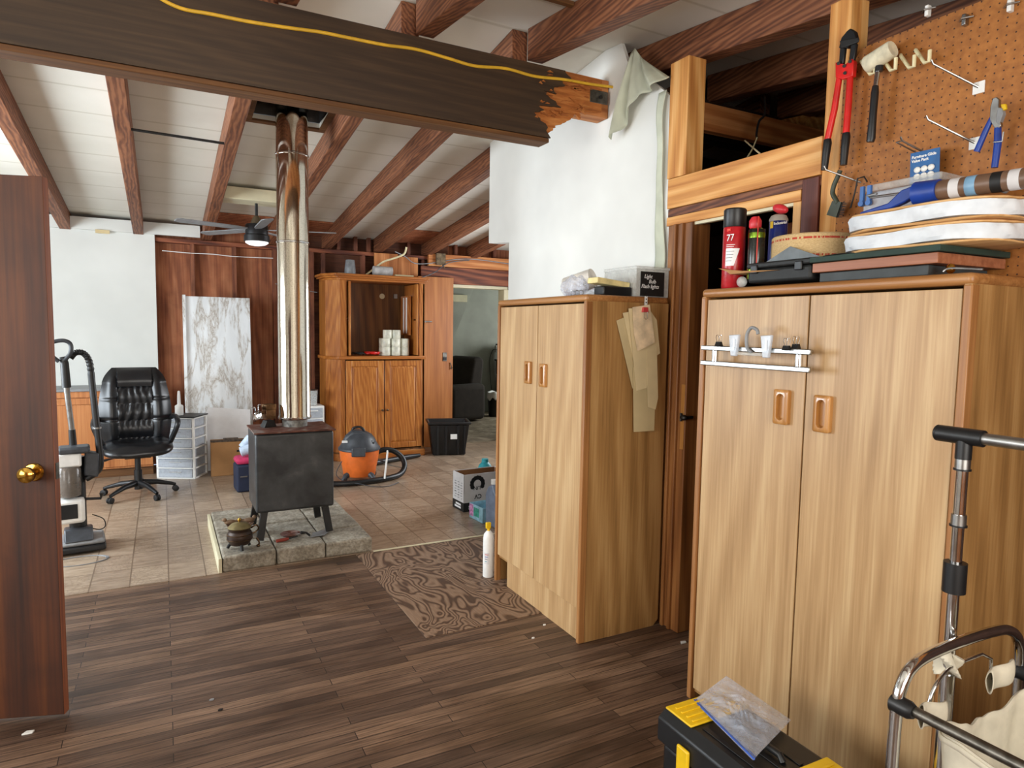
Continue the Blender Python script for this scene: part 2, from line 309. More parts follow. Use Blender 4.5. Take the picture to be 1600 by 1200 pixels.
# ------------------------------------------------------------------ mesh helpers
class MB:
    def __init__(s): s.v = []; s.f = []
    def add(s, vs, fs):
        k = len(s.v); s.v += [tuple(p) for p in vs]; s.f += [tuple(i+k for i in f) for f in fs]; return s
    def box(s, x0, x1, y0, y1, z0, z1, M=None):
        vs = [Vector((x, y, z)) for x in (x0, x1) for y in (y0, y1) for z in (z0, z1)]
        if M is not None: vs = [M @ v for v in vs]
        return s.add(vs, [(0, 1, 3, 2), (4, 6, 7, 5), (0, 4, 5, 1), (2, 3, 7, 6), (0, 2, 6, 4), (1, 5, 7, 3)])
    def bar(s, p0, p1, w, h, up=(0, 0, 1)):
        p0, p1 = Vector(p0), Vector(p1); d = (p1-p0); L = d.length; d.normalize(); u = Vector(up)
        if abs(d.dot(u)) > 0.99: u = Vector((0, 1, 0))
        sd = d.cross(u).normalized(); uu = sd.cross(d)
        M = Matrix((sd, d, uu)).transposed().to_4x4(); M.translation = p0
        return s.box(-w/2, w/2, 0, L, -h/2, h/2, M)
    def cyl(s, p0, p1, r0, r1=None, n=20): return s.loft([p0, p1], [r0, r0 if r1 is None else r1], n)
    def loft(s, pts, rs, n=12, closed=False):
        pts = [Vector(p) for p in pts]; N = len(pts)
        if not hasattr(rs, '__len__'): rs = [rs]*N
        vs = []; ref = None
        for i, p in enumerate(pts):
            if closed: d = pts[(i+1) % N]-pts[i-1]
            else: d = pts[min(i+1, N-1)]-pts[max(i-1, 0)]
            if d.length < 1e-9: d = Vector((0, 0, 1))
            d.normalize()
            if ref is None: ref = d.orthogonal().normalized()
            ref = (ref-d*ref.dot(d))
            if ref.length < 1e-6: ref = d.orthogonal()
            ref.normalize(); b = d.cross(ref)
            vs += [p+(ref*math.cos(2*PI*k/n)+b*math.sin(2*PI*k/n))*rs[i] for k in range(n)]
        fs = []
        for i in range(N if closed else N-1):
            j = (i+1) % N
            for k in range(n): fs.append((i*n+k, i*n+(k+1) % n, j*n+(k+1) % n, j*n+k))
        if not closed: fs += [tuple(range(n-1, -1, -1)), tuple((N-1)*n+k for k in range(n))]
        return s.add(vs, fs)
    def lathe(s, prof, c=(0, 0, 0), n=32, M=None, sx=1, sy=1):
        c = Vector(c); vs = []
        for r, z in prof: vs += [Vector((r*sx*math.cos(2*PI*k/n), r*sy*math.sin(2*PI*k/n), z)) for k in range(n)]
        vs = [(M @ v if M is not None else v)+c for v in vs]
        fs = [(i*n+k, i*n+(k+1) % n, (i+1)*n+(k+1) % n, (i+1)*n+k) for i in range(len(prof)-1) for k in range(n)]
        fs += [tuple(range(n-1, -1, -1)), tuple((len(prof)-1)*n+k for k in range(n))]
        return s.add(vs, fs)
    def prism(s, poly, ax, a, b, M=None):
        """poly of 2-d points in the other two axes (in xyz order), extruded along ax from a to b"""
        def mk(p, t):
            q = {'X': (t, p[0], p[1]), 'Y': (p[0], t, p[1]), 'Z': (p[0], p[1], t)}[ax]; q = Vector(q)
            return M @ q if M is not None else q
        n = len(poly); vs = [mk(p, a) for p in poly]+[mk(p, b) for p in poly]
        return s.add(vs, [tuple(range(n-1, -1, -1)), tuple(range(n, 2*n))]+[(k, (k+1) % n, n+(k+1) % n, n+k) for k in range(n)])
    def ell(s, c, rx, ry, rz, n=20, m=10, M=None):
        prof = [(max(1e-4, math.sin(PI*i/m)), -math.cos(PI*i/m)) for i in range(m+1)]
        T = Matrix.Diagonal((rx, ry, rz)).to_4x4()
        if M is not None: T = M @ T
        return s.lathe(prof, c, n, T)
    def grid(s, fn, nu, nv):
        vs = [fn(i/nu, j/nv) for i in range(nu+1) for j in range(nv+1)]
        return s.add(vs, [(i*(nv+1)+j, (i+1)*(nv+1)+j, (i+1)*(nv+1)+j+1, i*(nv+1)+j+1) for i in range(nu) for j in range(nv)])
    def build(s, name, mat, parent=None, bev=0, smooth=True, solid=0, seg=2, sub=0):
        me = bpy.data.meshes.new(name); me.from_pydata(s.v, [], s.f); me.validate(); me.update()
        import bmesh
        bm = bmesh.new(); bm.from_mesh(me); bmesh.ops.recalc_face_normals(bm, faces=bm.faces); bm.to_mesh(me); bm.free()
        if smooth: me.shade_smooth(); me.set_sharp_from_angle(angle=0.65)
        me.materials.append(mat); o = bpy.data.objects.new(name, me); COL.objects.link(o)
        if parent is not None: o.parent = parent
        if solid: md = o.modifiers.new('s', 'SOLIDIFY'); md.thickness = solid; md.offset = 0
        if bev:
            md = o.modifiers.new('b', 'BEVEL'); md.width = bev; md.segments = seg; md.limit_method = 'ANGLE'; md.angle_limit = 0.7
        if sub: md = o.modifiers.new('u', 'SUBSURF'); md.levels = sub; md.render_levels = sub
        return o
def B(*a, **k): return MB().box(*a, **k)
def RZ(a, loc=(0, 0, 0)): m = Matrix.Rotation(a, 4, 'Z'); m.translation = Vector(loc); return m
def tag(o, label, cat, group=None):
    o['label'] = label; o['category'] = cat
    if group: o['group'] = group
    return o
def thing(name, label, cat, loc=(0, 0, 0), rz=0, group=None):
    o = bpy.data.objects.new(name, None); COL.objects.link(o); o.location = loc; o.rotation_euler = (0, 0, rz); o.empty_display_size = 0.05
    return tag(o, label, cat, group)
def struct(o): o['kind'] = 'structure'; return o
def text(name, s, size, M, mat, parent, depth=0.0008, font_align='LEFT', shear=0.0, bold=0.0, sx=1.0):
    cu = bpy.data.curves.new(name, 'FONT'); cu.body = s; cu.size = size; cu.extrude = depth; cu.align_x = font_align; cu.shear = shear; cu.offset = bold
    t = bpy.data.objects.new('tmp', cu); COL.objects.link(t)
    dg = bpy.context.evaluated_depsgraph_get(); me = bpy.data.meshes.new_from_object(t.evaluated_get(dg)); bpy.data.objects.remove(t)
    me.transform(M @ Matrix.Diagonal((sx, 1, 1, 1))); me.materials.clear(); me.materials.append(mat)
    o = bpy.data.objects.new(name, me); COL.objects.link(o)
    if parent is not None: o.parent = parent
    return o
def basis(xd, yd, loc):
    xd, yd = Vector(xd).normalized(), Vector(yd).normalized(); zd = xd.cross(yd)
    m = Matrix((xd, yd, zd)).transposed().to_4x4(); m.translation = Vector(loc); return m
def spline(pts, n=8, closed=False):
    pts = [Vector(p) for p in pts]; out = []; N = len(pts)
    for i in range(N if closed else N-1):
        g = (lambda k: pts[k % N]) if closed else (lambda k: pts[max(0, min(N-1, k))])
        p0, p1, p2, p3 = g(i-1), g(i), g(i+1), g(i+2)
        for k in range(n):
            t = k/n; out.append(0.5*((2*p1)+(p2-p0)*t+(2*p0-5*p1+4*p2-p3)*t*t+(3*p1-p0-3*p2+p3)*t**3))
    if not closed: out.append(pts[-1])
    return out

# ================================================================== THE SETTING
XW = 2.26          # face of the right-hand wall
YR = 3.2           # ridge line
def rb(y): return 2.925-0.109*abs(y-YR)       # underside of the rafters
def cz(y): return rb(y)+0.165                 # ceiling panels
struct(B(-2.6, XW+2.4, -1.6, 4.262, -0.05, 0).build('floor', FLOORM, smooth=False))
struct(B(-2.6, 4.4, 4.262, 7.95, -0.05, 0.003).build('floor_tile', TILEM, smooth=False))
struct(B(2.6, 7.2, 7.95, 11.0, -0.05, 0.0).build('floor_next_room', SUBF, smooth=False))
struct(B(1.22, 2.3, 4.252, 4.272, 0.0, 0.007).build('trim_1', CREAM, bev=0.002))
# ceiling: two slopes; the far one has the square flue opening
hx0, hx1, hy0, hy1 = 0.57, 1.02, 4.47, 4.90
c = MB()
def slab(mb, x0, x1, y0, y1): mb.prism([(y0, cz(y0)), (y1, cz(y1)), (y1, cz(y1)+0.03), (y0, cz(y0)+0.03)], 'X', x0, x1)
slab(c, -2.6, 4.66, -1.6, YR); slab(c, -2.6, hx0, YR, 8.05); slab(c, hx1, 4.66, YR, 8.05); slab(c, hx0, hx1, YR, hy0); slab(c, hx0, hx1, hy1, 8.05)
struct(c.build('ceiling', CEILM, smooth=False))
sh = MB()
for a in ((hx0-.02, hx0, hy0-.02, hy1+.02), (hx1, hx1+.02, hy0-.02, hy1+.02), (hx0, hx1, hy0-.02, hy0), (hx0, hx1, hy1, hy1+.02)): sh.box(a[0], a[1], a[2], a[3], cz(4.6)+0.0, 3.5)
sh.box(hx0-.02, hx1+.02, hy0-.02, hy1+.02, 3.5, 3.52)
fl = struct(sh.build('ceiling_flue_shaft', STEEL, smooth=False))
rim = MB()
for a in ((hx0-.05, hx0, hy0-.05, hy1+.05), (hx1, hx1+.05, hy0-.05, hy1+.05), (hx0, hx1, hy0-.05, hy0), (hx0, hx1, hy1, hy1+.05)):
    rim.prism([(a[2], cz(a[2])-.012), (a[3], cz(a[3])-.012), (a[3], cz(a[3])), (a[2], cz(a[2]))], 'X', a[0], a[1])
struct(rim.build('trim_2', BROWNEDGE))
# left wall with its window openings, wall behind the camera
lw = MB()
def wall_open(mb, ax, a, b, u0, u1, z0, z1, ops):
    us = sorted(set([u0, u1]+[q for o in ops for q in o[:2]]))
    for p, q in zip(us, us[1:]):
        o = [o for o in ops if o[0] <= p and q <= o[1]]
        zs = [(z0, z1)] if not o else [(z0, o[0][2]), (o[0][3], z1)]
        for s0, s1 in zs:
            if s1 > s0: mb.box(a, b, p, q, s0, s1) if ax == 'X' else mb.box(p, q, a, b, s0, s1)
wall_open(lw, 'X', -2.7, -2.6, -1.6, 8.0, 0, 3.12, [(3.8, 6.2, 0.8, 2.3), (0.25, 2.45, 0.8, 2.2)])
struct(lw.build('wall_left', DRYWALL, smooth=False))
bw = MB(); wall_open(bw, 'Y', -1.7, -1.6, -2.7, 4.66, 0, 3.0, [(-0.8, 1.4, 1.0, 2.2)])
struct(bw.build('wall_back', CABW, smooth=False))
for i, (y0, y1, z0, z1) in enumerate(((3.8, 6.2, 0.8, 2.3), (0.25, 2.45, 0.8, 2.2))):
    f = MB()
    for a in ((y0, y1, z0, z0+.05), (y0, y1, z1-.05, z1), (y0, y0+.05, z0, z1), (y1-.05, y1, z0, z1), ((y0+y1)/2-.02, (y0+y1)/2+.02, z0, z1)): f.box(-2.66, -2.61, *a)
    struct(f.build('window_%d' % (i+1), CREAM))
f = MB()
for a in ((-.8, 1.4, 1.0, 1.05), (-.8, 1.4, 2.15, 2.2), (-.8, -.75, 1, 2.2), (1.35, 1.4, 1, 2.2), (.28, .32, 1, 2.2)): f.box(a[0], a[1], -1.64, -1.6, a[2], a[3])
struct(f.build('window_3', CREAM))
# far wall: drywall on the left, bare studs and sheathing on the right, doorway
struct(B(-2.6, -0.045, 7.86, 7.9, 0.85, 2.44).build('wall_far_drywall', DRYFAR, smooth=False))
fz = MB()
fz.prism([(-2.6, 2.425), (0.38, 2.425), (0.38, 2.545), (-2.6, 2.545)], 'Y', 7.82, 7.86)
struct(fz.build('trim_3', DRYFAR))
wf = thing('wall_far', '', '', (0, 0, 0)); del wf['label'], wf['category']; struct(wf)
B(-2.6, 1.20, 8.0, 8.02, 0, 2.7).build('plywood_sheathing', PLYRED, wf, smooth=False)
hb = MB()
for k in range(17): hb.box(1.20, 3.27, 8.0+0.003*(k % 3), 8.03, k*0.16, k*0.16+0.158)
hb.box(1.20, 3.27, 8.012, 8.035, 0, 2.72)
hb.build('board_sheathing', BOARDS, wf, smooth=False)
B(4.10, 4.8, 8.0, 8.02, 0, 2.7).build('plywood_sheathing', PLYRED, wf, smooth=False)
B(3.27, 4.10, 8.0, 8.02, 2.08, 2.7).build('plywood_sheathing', PLYRED, wf, smooth=False)
for x in (-0.06, 0.305, 0.72, 1.14, 1.55, 1.68, 2.15, 2.62, 2.90, 4.12):
    B(x-.02, x+.02, 7.9, 7.99, 0, 2.36).build('stud', STUD, wf, bev=.002)
for x in (1.42, 1.72, 1.86, 2.06, 2.22, 2.72, 2.93, 3.35, 3.62, 3.9):
    B(x-.02, x+.02, 7.91, 7.98, 2.40, 2.62).build('cripple_stud', STUD, wf, bev=.002)
B(-0.04, 4.6, 7.89, 7.99, 2.36, 2.405).build('top_plate', RAFTER_X, wf, bev=.003)
B(1.2, 4.6, 7.93, 7.99, 2.60, 2.66).build('top_plate', RAFTER_X, wf, bev=.003)
B(2.27, 2.56, 7.86, 7.885, 2.09, 2.40).build('patch_board', PLYORANGE, wf, bev=.002)
B(2.565, 2.82, 7.865, 7.885, 2.09, 2.375).build('patch_board', PLYORANGE, wf, bev=.002)
B(2.95, 4.3, 7.84, 7.885, 2.285, 2.435).build('header_board', FIR_X, wf, bev=.003)
B(2.86, 4.3, 7.86, 7.90, 2.075, 2.28).build('header_board', RAFTER_X, wf, bev=.003)
# doorway to the next room
dj = MB()
dj.box(3.27, 4.10, 7.9, 8.05, 2.035, 2.075); dj.box(4.03, 4.10, 7.88, 8.05, 0, 2.035); dj.box(3.27, 3.31, 7.9, 8.05, 0, 2.035)
struct(dj.build('door_1', CREAM, bev=.003))
B(4.10, 4.2, 7.87, 7.9, 0, 2.08).build('casing', PURPLEW, wf, bev=.003)
# white partition on the right: high part reaches further than the low part
pw = MB()
yA, yB, yT = 4.35, 4.69, 2.60
for xa, xb, zc in ((XW, XW+.02, 9), (XW+.021, XW+.11, 2.6)): pw.prism([(y_, min(z_, zc)) for y_, z_ in [(2.60, 0), (yA, 0), (yA, 2.14), (yB, 2.17), (yB, cz(yB)), (YR, cz(YR)-.002), (3.05, cz(3.05)), (2.98, 2.93), (2.72, 2.74), (2.62, 2.66)]], 'X', xa, xb)
struct(pw.build('wall_right', DRYWALL, smooth=False))
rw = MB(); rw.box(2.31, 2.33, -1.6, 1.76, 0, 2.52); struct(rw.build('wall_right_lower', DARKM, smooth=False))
# closet behind the framed opening
so_ = MB(); wall_open(so_, 'X', 4.5, 4.6, 4.34, 8.0, 0, 3.0, [(5.4, 6.8, 1.0, 2.2)]); struct(so_.build('wall_side', DRYWALL, smooth=False))
struct(B(4.5, 4.53, 5.38, 6.82, .96, 1.0).build('window_4', CREAM))
for a in ((4.5, 4.6, -1.6, 4.34, 0, 3.1), (2.385, 4.5, 4.25, 4.34, 0, 2.795), (2.385, 2.9, 4.25, 4.34, 2.796, 2.96), (3.0, 3.52, 4.25, 4.34, 2.796, 2.96), (3.62, 4.5, 4.25, 4.34, 2.796, 2.96), (3.3, 3.34, 1.05, 4.25, 0, 2.15)): struct(B(*a).build('wall_closet', DARKM, smooth=False))  # pieces between the rafters are added to stop light leaking through
# next room
for a in ((2.6, 7.2, 10.9, 11.0, 0, 2.75), (2.5, 2.6, 8.05, 10.9, 0, 2.75), (2.6, 7.2, 8.05, 10.9, 2.7, 2.75), (4.8, 7.2, 8.0, 8.1, 0, 2.7)): struct(B(*a).build('wall_next_room', GREYWALL, smooth=False))
nr = MB(); wall_open(nr, 'X', 7.1, 7.2, 8.05, 10.9, 0, 2.75, [(8.9, 9.9, 1.0, 2.2)]); struct(nr.build('wall_next_room', GREYWALL, smooth=False))  # opening made up to hold the added fill lamp
nr = MB(); nr.prism([(2.6, 1.3), (4.5, 1.3), (5.1, 2.7), (2.6, 2.7)], 'Y', 10.75, 10.9); struct(nr.build('wall_next_room_soffit', GREYWALL, smooth=False))
struct(B(3.6, 4.75, 10.70, 10.75, 1.98, 2.10).build('trim_4', CREAM, bev=.003))
# closet door frame, header and posts of the wall opening
post = tag(MB().box(XW-.01, XW+.10, 2.50, 2.63, 2.263, 2.82).build('post', FIR_Z, bev=.003), 'short yellow fir post between the white wall and the framed opening', 'post')
tag(B(XW-.005, XW+.095, 1.655, 1.745, 1.69, 2.74).build('post', FIR_Z, bev=.003), 'tall yellow fir post behind the red bolt cutters', 'post')
hd = thing('door_header', 'layered fir header over the closet doorway', 'header', (XW, 2.2, 2.0))
B(-.012, .09, -.455, .42, .115, .26).build('board', FIR, hd, bev=.003)
B(-.004, .09, -.455, .42, .075, .113).build('board', RAFTER, hd, bev=.002)['label'] = 'reddish middle board'
B(-.012, .09, -.37, .42, .03, .073).build('board', FIR, hd, bev=.003)
B(-.002, .02, -.37, .30, .016, .03).build('bead', CREAM, hd, bev=.002)
js = MB(); js.box(XW-.015, XW+.1, 2.43, 2.60, 0, 2.03); js.box(XW-.03, XW+.0, 2.48, 2.50, 0, 2.03); js.box(XW-.03, XW+.0, 2.53, 2.55, 0, 2.03)
jm = struct(js.build('door_2', JAMB, bev=.004))
pl = MB().box(XW-.019, XW-.012, 2.435, 2.46, 0.93, 1.25).build('latch_plate', HANDLEW, jm, bev=.001)
MB().ell((XW-.03, 2.425, 1.09), .015, .02, .014).cyl((XW-.02, 2.42, 1.09), (XW+.02, 2.42, 1.09), .008).cyl((XW-.03, 2.445, 1.07), (XW-.03, 2.445, 1.11), .006).build('latch', BLACK, jm)
struct(B(XW-.005, XW+.1, 1.83, 1.87, 0, 2.03).build('door_3', FIR_Z, bev=.003)); struct(B(XW-.012, XW+.1, 1.75, 1.826, 0, 2.11).build('door_4', PURPLEW, bev=.003))
tag(B(2.38, 3.9, 2.78, 2.83, 2.60, 2.745).build('crosspiece', FIR_X, bev=.003), 'orange fir crosspiece running back behind the framed opening', 'beam')
fp_ = [at('Y', x, y, 3.0) for x, y in ((1226, 186), (1292, 172), (1292, 215), (1226, 205))]
tag(MB().prism([(p_.x, p_.z) for p_ in fp_], 'Y', 3.0, 3.03).build('fir_plank', FIR, bev=.003), 'orange plank end showing behind the crosspiece near the cutter post', 'plank')
# wires inside the opening
def wire(name, pts, r, mat, label, cat='cable', n=6, group=None): return tag(MB().loft(spline(pts, 8), r, n).build(name, mat), label, cat, group)
wire('dark_cable', [tuple(at('X', 1195, 152, 2.9)), tuple(at('X', 1195, 178, 2.8)), tuple(at('X', 1186, 190, 2.75)), tuple(at('X', 1182, 210, 2.72)), tuple(at('X', 1183, 216, 2.7))], .006, BLACK, 'dark cable dangling over the orange crosspiece in the wall opening')
wire('thin_wire', [tuple(at('X', 1183, 215, 2.7)), tuple(at('X', 1176, 232, 2.6)), tuple(at('X', 1166, 249, 2.34))], .0035, CREAMP, 'thin pale wire end resting on the header under the dark cable')
wire('thin_wire', [tuple(at('X', 1164, 220, 2.7)), tuple(at('X', 1178, 232, 2.6)), tuple(at('X', 1190, 242, 2.34))], .004, TAN, 'tan wire crossing the pale one above the header')
# contents of the closet glimpsed through the doorway
tag(MB().grid(lambda u, v: Vector((3.0+.03*math.sin(u*40), 2.55+u*.45, 0.6+v*1.15)), 40, 2).build('hanging_coat', plain('red_cloth', (150, 46, 34), .9), solid=.01), 'red garment hanging in the closet beside the wardrobe', 'coat')
tag(B(2.9, 3.25, 2.15, 2.6, 1.52, 1.545).build('closet_shelf', CREAM), 'pale closet shelf edge seen through the doorway', 'shelf')
tag(B(3.0, 3.28, 2.0, 2.6, 1.75, 2.1).build('plywood_sheet', PLYRED), 'dark plywood sheet in the closet behind the red spray can', 'panel')

# ------------------------------------------------------------------ rafters
def rafter(x, y0, y1, label, w=.092, grp=None, dx=0):
    o = MB().prism([(y0, rb(y0)), (y1, rb(y1)), (y1, cz(y1)-.001), (y0, cz(y0)-.001)], 'X', x-w/2, x+w/2).build('rafter', RAFTER, bev=.004)
    return tag(o, label, 'rafter', grp)
for x, l in ((-1.45, None), (-.815, 'leftmost rafter visible on the far slope, above the open door leaf'), (-.19, 'far-slope rafter holding the left end of the black rod'), (.45, 'far-slope rafter left of the stovepipe'),
             (1.11, 'far-slope rafter just right of the stovepipe'), (1.72, 'far-slope rafter ending above the armoire left side'), (2.33, 'far-slope rafter meeting the top corner of the white wall'),
             (2.95, 'far-slope rafter ending over the doorway header'), (3.57, 'short far-slope rafter glimpsed left of the white wall overhang')):
    rafter(x, YR+.02, 7.98, l or 'rafter at the far left edge of the ceiling', grp='far slope rafters')
for x, l in ((.52, 'near-slope rafter stub at the top edge above the yellow cable start'), (1.17, 'near-slope rafter second from the left, ending on the dark beam'),
             (1.79, 'near-slope rafter over the middle of the dark beam'), (2.43, 'near-slope rafter passing over the short fir post'), (3.06, 'dark near-slope rafter behind the framed opening'), (3.68, 'deepest dark rafter seen inside the framed opening')):
    rafter(x, -1.55, YR-.02, l, grp='near slope rafters')
for x0, x1, y, z in ((-.14, .40, 0, 0),): pass
tag(B(1.216, 1.744, 2.73, 2.76, cz(2.74)-.02, cz(2.74)-.001).build('ceiling_batten', BROWNEDGE, bev=.002), 'thin brown batten across the near ceiling above the beam middle', 'batten')
tag(B(.566, 1.124, 2.73, 2.76, cz(2.74)-.02, cz(2.74)-.001).build('ceiling_batten', BROWNEDGE, bev=.002), 'thin brown batten at the top edge left of centre', 'batten')
tag(MB().cyl((-.145, 5.0, 2.745), (.405, 5.0, 2.735), .009, n=8).build('black_rod', BLACK), 'thin black rod spanning two rafters left of the stovepipe', 'rod')
tag(B(.495, 1.065, 6.36, 6.62, cz(6.5)-.12, cz(6.5)-.015).build('ceiling_box', CREAM, bev=.004), 'cream box between rafters beside the ceiling fan', 'ceiling box')
for x0, x1, l in ((.50, 1.06, 'bare brown ceiling board behind the fan'), (1.16, 1.67, 'bare brown ceiling board over the armoire corner'), (2.38, 2.9, 'bare brown ceiling board above the orange patch boards')):
    tag(MB().prism([(7.35, cz(7.35)-.02), (7.95, cz(7.95)-.02), (7.95, cz(7.95)-.003), (7.35, cz(7.35)-.003)], 'X', x0, x1).build('ceiling_board', PLYRED), l, 'board')

# ------------------------------------------------------------------ ridge beam
bm_ = thing('ridge_beam', 'long dark-stained beam with a splintered right end under the ridge', 'beam', (0, 3.2, 0))
yF = -.06
poly = [(-2.6, 2.53), (1.868, 2.53)]
jag = [(1.868, 2.53), (1.835, 2.60), (1.765, 2.645), (1.83, 2.665), (1.80, 2.69), (1.93, 2.70), (1.86, 2.735), (1.81, 2.77), (1.90, 2.765), (1.885, 2.80), (1.95, 2.815), (1.93, 2.84), (1.99, 2.855), (1.95, 2.895)]
def jagged(pts, k, amp):
    out = []
    for (a, b), (c_, d) in zip(pts, pts[1:]):
        for i in range(k):
            t = i/k; out.append((a+(c_-a)*t+(random.uniform(-amp, amp) if i else 0), b+(d-b)*t))
    return out+[pts[-1]]
MB().prism([(-2.6, 2.53)]+jagged(jag, 4, .018)+[(-2.6, 2.885)], 'Y', yF-.012, yF).build('painted_fascia', DARKBEAM, bm_, smooth=False)
jag2 = [(1.62, 2.55), (1.84, 2.545), (1.875, 2.57), (1.90, 2.60), (1.965, 2.63), (2.0, 2.655), (2.03, 2.69), (2.055, 2.66), (2.065, 2.70), (2.20, 2.72)]
MB().prism(jagged(jag2, 5, .010)+[(2.2, 2.895), (1.6, 2.895)], 'Y', yF, yF+.014).build('splintered_plywood', SPLINT, bm_, smooth=False)
MB().box(-2.6, 2.255, yF+.014, .06, 2.70, 2.905).build('core_lumber', FIR_X, bm_, bev=.003)
MB().box(-2.6, 1.86, yF-.008, .04, 2.505, 2.529).build('bottom_strip', BROWNEDGE, bm_, bev=.004)
MB().box(-2.6, 1.60, yF, .05, 2.53, 2.70).build('inner_lumber', BROWNEDGE, bm_)
spm = MB()
for i in range(46):
    t = random.random(); x = 1.78+.28*t+random.uniform(-.03, .03); z = 2.58+.29*random.random()
    if z < 2.55+(x-1.8)*.55: z += .08
    L = random.uniform(.015, .06); a = random.uniform(-.5, .5)
    spm.prism([(x, z), (x+L*math.cos(a), z+L*math.sin(a)), (x+L*.4, z+.008)], 'Y', yF-.02, yF-.008-.008*random.random())
spm.build('splinters', SPLINT, bm_, smooth=False)['kind'] = 'stuff'
bk = MB().box(2.12, 2.24, yF-.004, yF, 2.765, 2.835).build('steel_bracket', DIRTYSTEEL, bm_, bev=.004); MB().cyl((2.19, yF-.01, 2.80), (2.19, yF-.002, 2.80), .010).build('bolt', BLACKIRON, bk)
tag(B(2.40, 4.4, 3.16, 3.26, 2.70, 2.93).build('beam_extension', wood('dark_old_beam', (30, 18, 12), (48, 28, 18), (66, 40, 26), axis=0, rough=.8)), 'dark end of the ridge beam continuing behind the framed opening', 'beam')
cab = [(236, -12), (262, 4), (290, 15), (330, 22), (390, 34), (455, 44), (500, 50), (545, 59), (600, 70), (650, 77), (700, 91), (742, 103), (790, 107), (835, 119), (880, 124), (920, 131), (957, 136)]
wire('yellow_cable', [at('Y', x, y, 3.2+yF-.016) for x, y in cab], .0075, YCABLE, 'yellow cable stapled along the top of the dark beam', 'cable', 8)
# torn paper facing folded over the corner of the white wall
def flapf(u, v):
    top = Vector((XW-.02, 2.93-.10*u, 2.985-.05*abs(u-.35)-.07*max(0, u-.4)))
    y = 3.04-.42*u; drop = .42-.27*u+.02*math.sin(u*9)
    x = XW-.03-.05*math.sin(v*1.6)*(.6+.4*math.sin(u*17))-.02*math.sin(u*23)*v
    return Vector((x, top.y*(1-v)+y*v, top.z-drop*v))
tag(MB().grid(flapf, 40, 16).build('torn_wall_paper', PAPERG, solid=.003), 'torn grey-green paper facing draped over the top of the white wall by the beam end', 'paper')
tag(MB().grid(lambda u, v: Vector((XW-.020-.006*math.sin(v*7)-.004*math.sin(v*19), 2.70-.06*u*(1-.3*math.sin(v*5))+.008*math.sin(v*13), 2.70-v*.95)), 6, 40).build('peeled_paper_edge', PAPERG, solid=.002), 'peeled paper edge hanging beside the short fir post', 'paper')

# ------------------------------------------------------------------ floor pieces
pp = tag(B(1.10, 2.25, 2.93, 4.25, 0.0, 0.0035).build('floor_patch', PLYF, bev=.001), 'swirly-grained plywood panel patched into the strip floor', 'floor panel')
for nm, p, lab, mt in (('wall_plug', (0.14, 2.80), 'small grey wall plug lying on the strip floor', GREY), ('wood_chip', (0.166, 2.71), 'dark wood chip on the strip floor below the grey plug', BLACKIRON), ('paper_scrap', (-.47, 2.86), 'white scrap on the floor below the brown door', WHITE),
                       ('plaster_crumb', (1.69, 2.80), 'white crumb at the near corner of the plywood panel', WHITE), ('plaster_crumb', (1.567, 2.70), 'white crumb on the floorboards left of the pale wardrobe', WHITE), ('paper_scrap', (2.2, 2.34), 'flat white scrap at the foot of the closet jamb', WHITE)):
    s = .018 if nm == 'paper_scrap' else .009
    o = MB().prism([(-s, -s*.4), (s*.8, -s*.5), (s*1.1, s*.3), (-s*.3, s*.6)], 'Z', 0, .006 if s < .03 else .004).build(nm, mt, bev=.001); o.location = (p[0], p[1], 0.0); tag(o, lab, nm.replace('_', ' '))
# brown door leaf, open
dv = Vector((-1.15+.364, 3.17-2.914, 0)).normalized(); ang = math.atan2(dv.y, dv.x)
dr = thing('door', 'dark mahogany slab door standing open at the left edge', 'door', (-.364, 2.914, 0), ang)
B(0, .83, -.035, 0, .015, 2.02).build('panel', DOORW, dr, bev=.002)
B(-.001, -.0002, -.035, 0, .015, 2.02).build('edge_band', DOOREDGE, dr)
kn = MB().lathe([(.032, 0), (.034, .004), (.030, .010), (.012, .014), (.012, .030), (.022, .036), (.029, .048), (.028, .060), (.018, .068), (.004, .070)], n=28, M=Matrix.Rotation(-PI/2, 4, 'X') @ Matrix.Identity(4)).build('knob', BRASS, dr); kn.rotation_euler = (0, 0, 0)
kp = at('Y', 52, 738, 2.93); loc = RZ(ang, (-.364, 2.914, 0)).inverted() @ kp
kn.location = (loc.x, 0, loc.z)
ps = MB().box(-.003, -.001, -.03, -.006, loc.z-.03, loc.z+.03).build('strike_plate', DIRTYSTEEL, dr)

# ------------------------------------------------------------------ hearth and stove
h = thing('stone_hearth', 'low pale stone hearth under the wood stove', 'hearth', (.29, 4.27, 0))
xs = [0, .40, .68, .95]; xw = [0, .315, .62, .93]; ys = [0, .30, .62, .86, 1.10]
for j in range(4):
    for i in range(3):
        o = MB().box(xw[i]+.003, xw[i+1]-.003, ys[j]+.003, ys[j+1]-.003, 0, .10+.003*((i+j) % 2)).build('paver', CONC, h, bev=.014, seg=3)
B(-.022, -.002, -.0, 1.08, 0, .09).build('edge_strip', CREAM, h, bev=.002)
st = thing('wood_stove', 'black steel box stove standing on the stone hearth', 'stove', (.51, 4.47, .107))
SZ0, SZ1 = .18, .70; W_, D_ = .50, .40
B(0, W_, 0, D_, SZ0, SZ1).build('firebox', STOVEM, st, bev=.018, seg=3)
B(-.006, W_+.012, -.006, D_+.01, SZ1, SZ1+.010).build('top_plate', RUST, st, bev=.002)
for x, y, lx, ly in ((.055, .03, -.035, -.03), (W_-.06, .03, .03, -.015), (.05, D_-.03, -.03, .03), (W_-.06, D_-.03, .03, .03)):
    MB().bar((x, y, SZ0+.02), (x+lx, y+ly, 0.005), .045, .03, (0, 1, 0)).build('leg', BLACKIRON, st, bev=.003)
PX, PY = .80-.51, 4.72-4.47
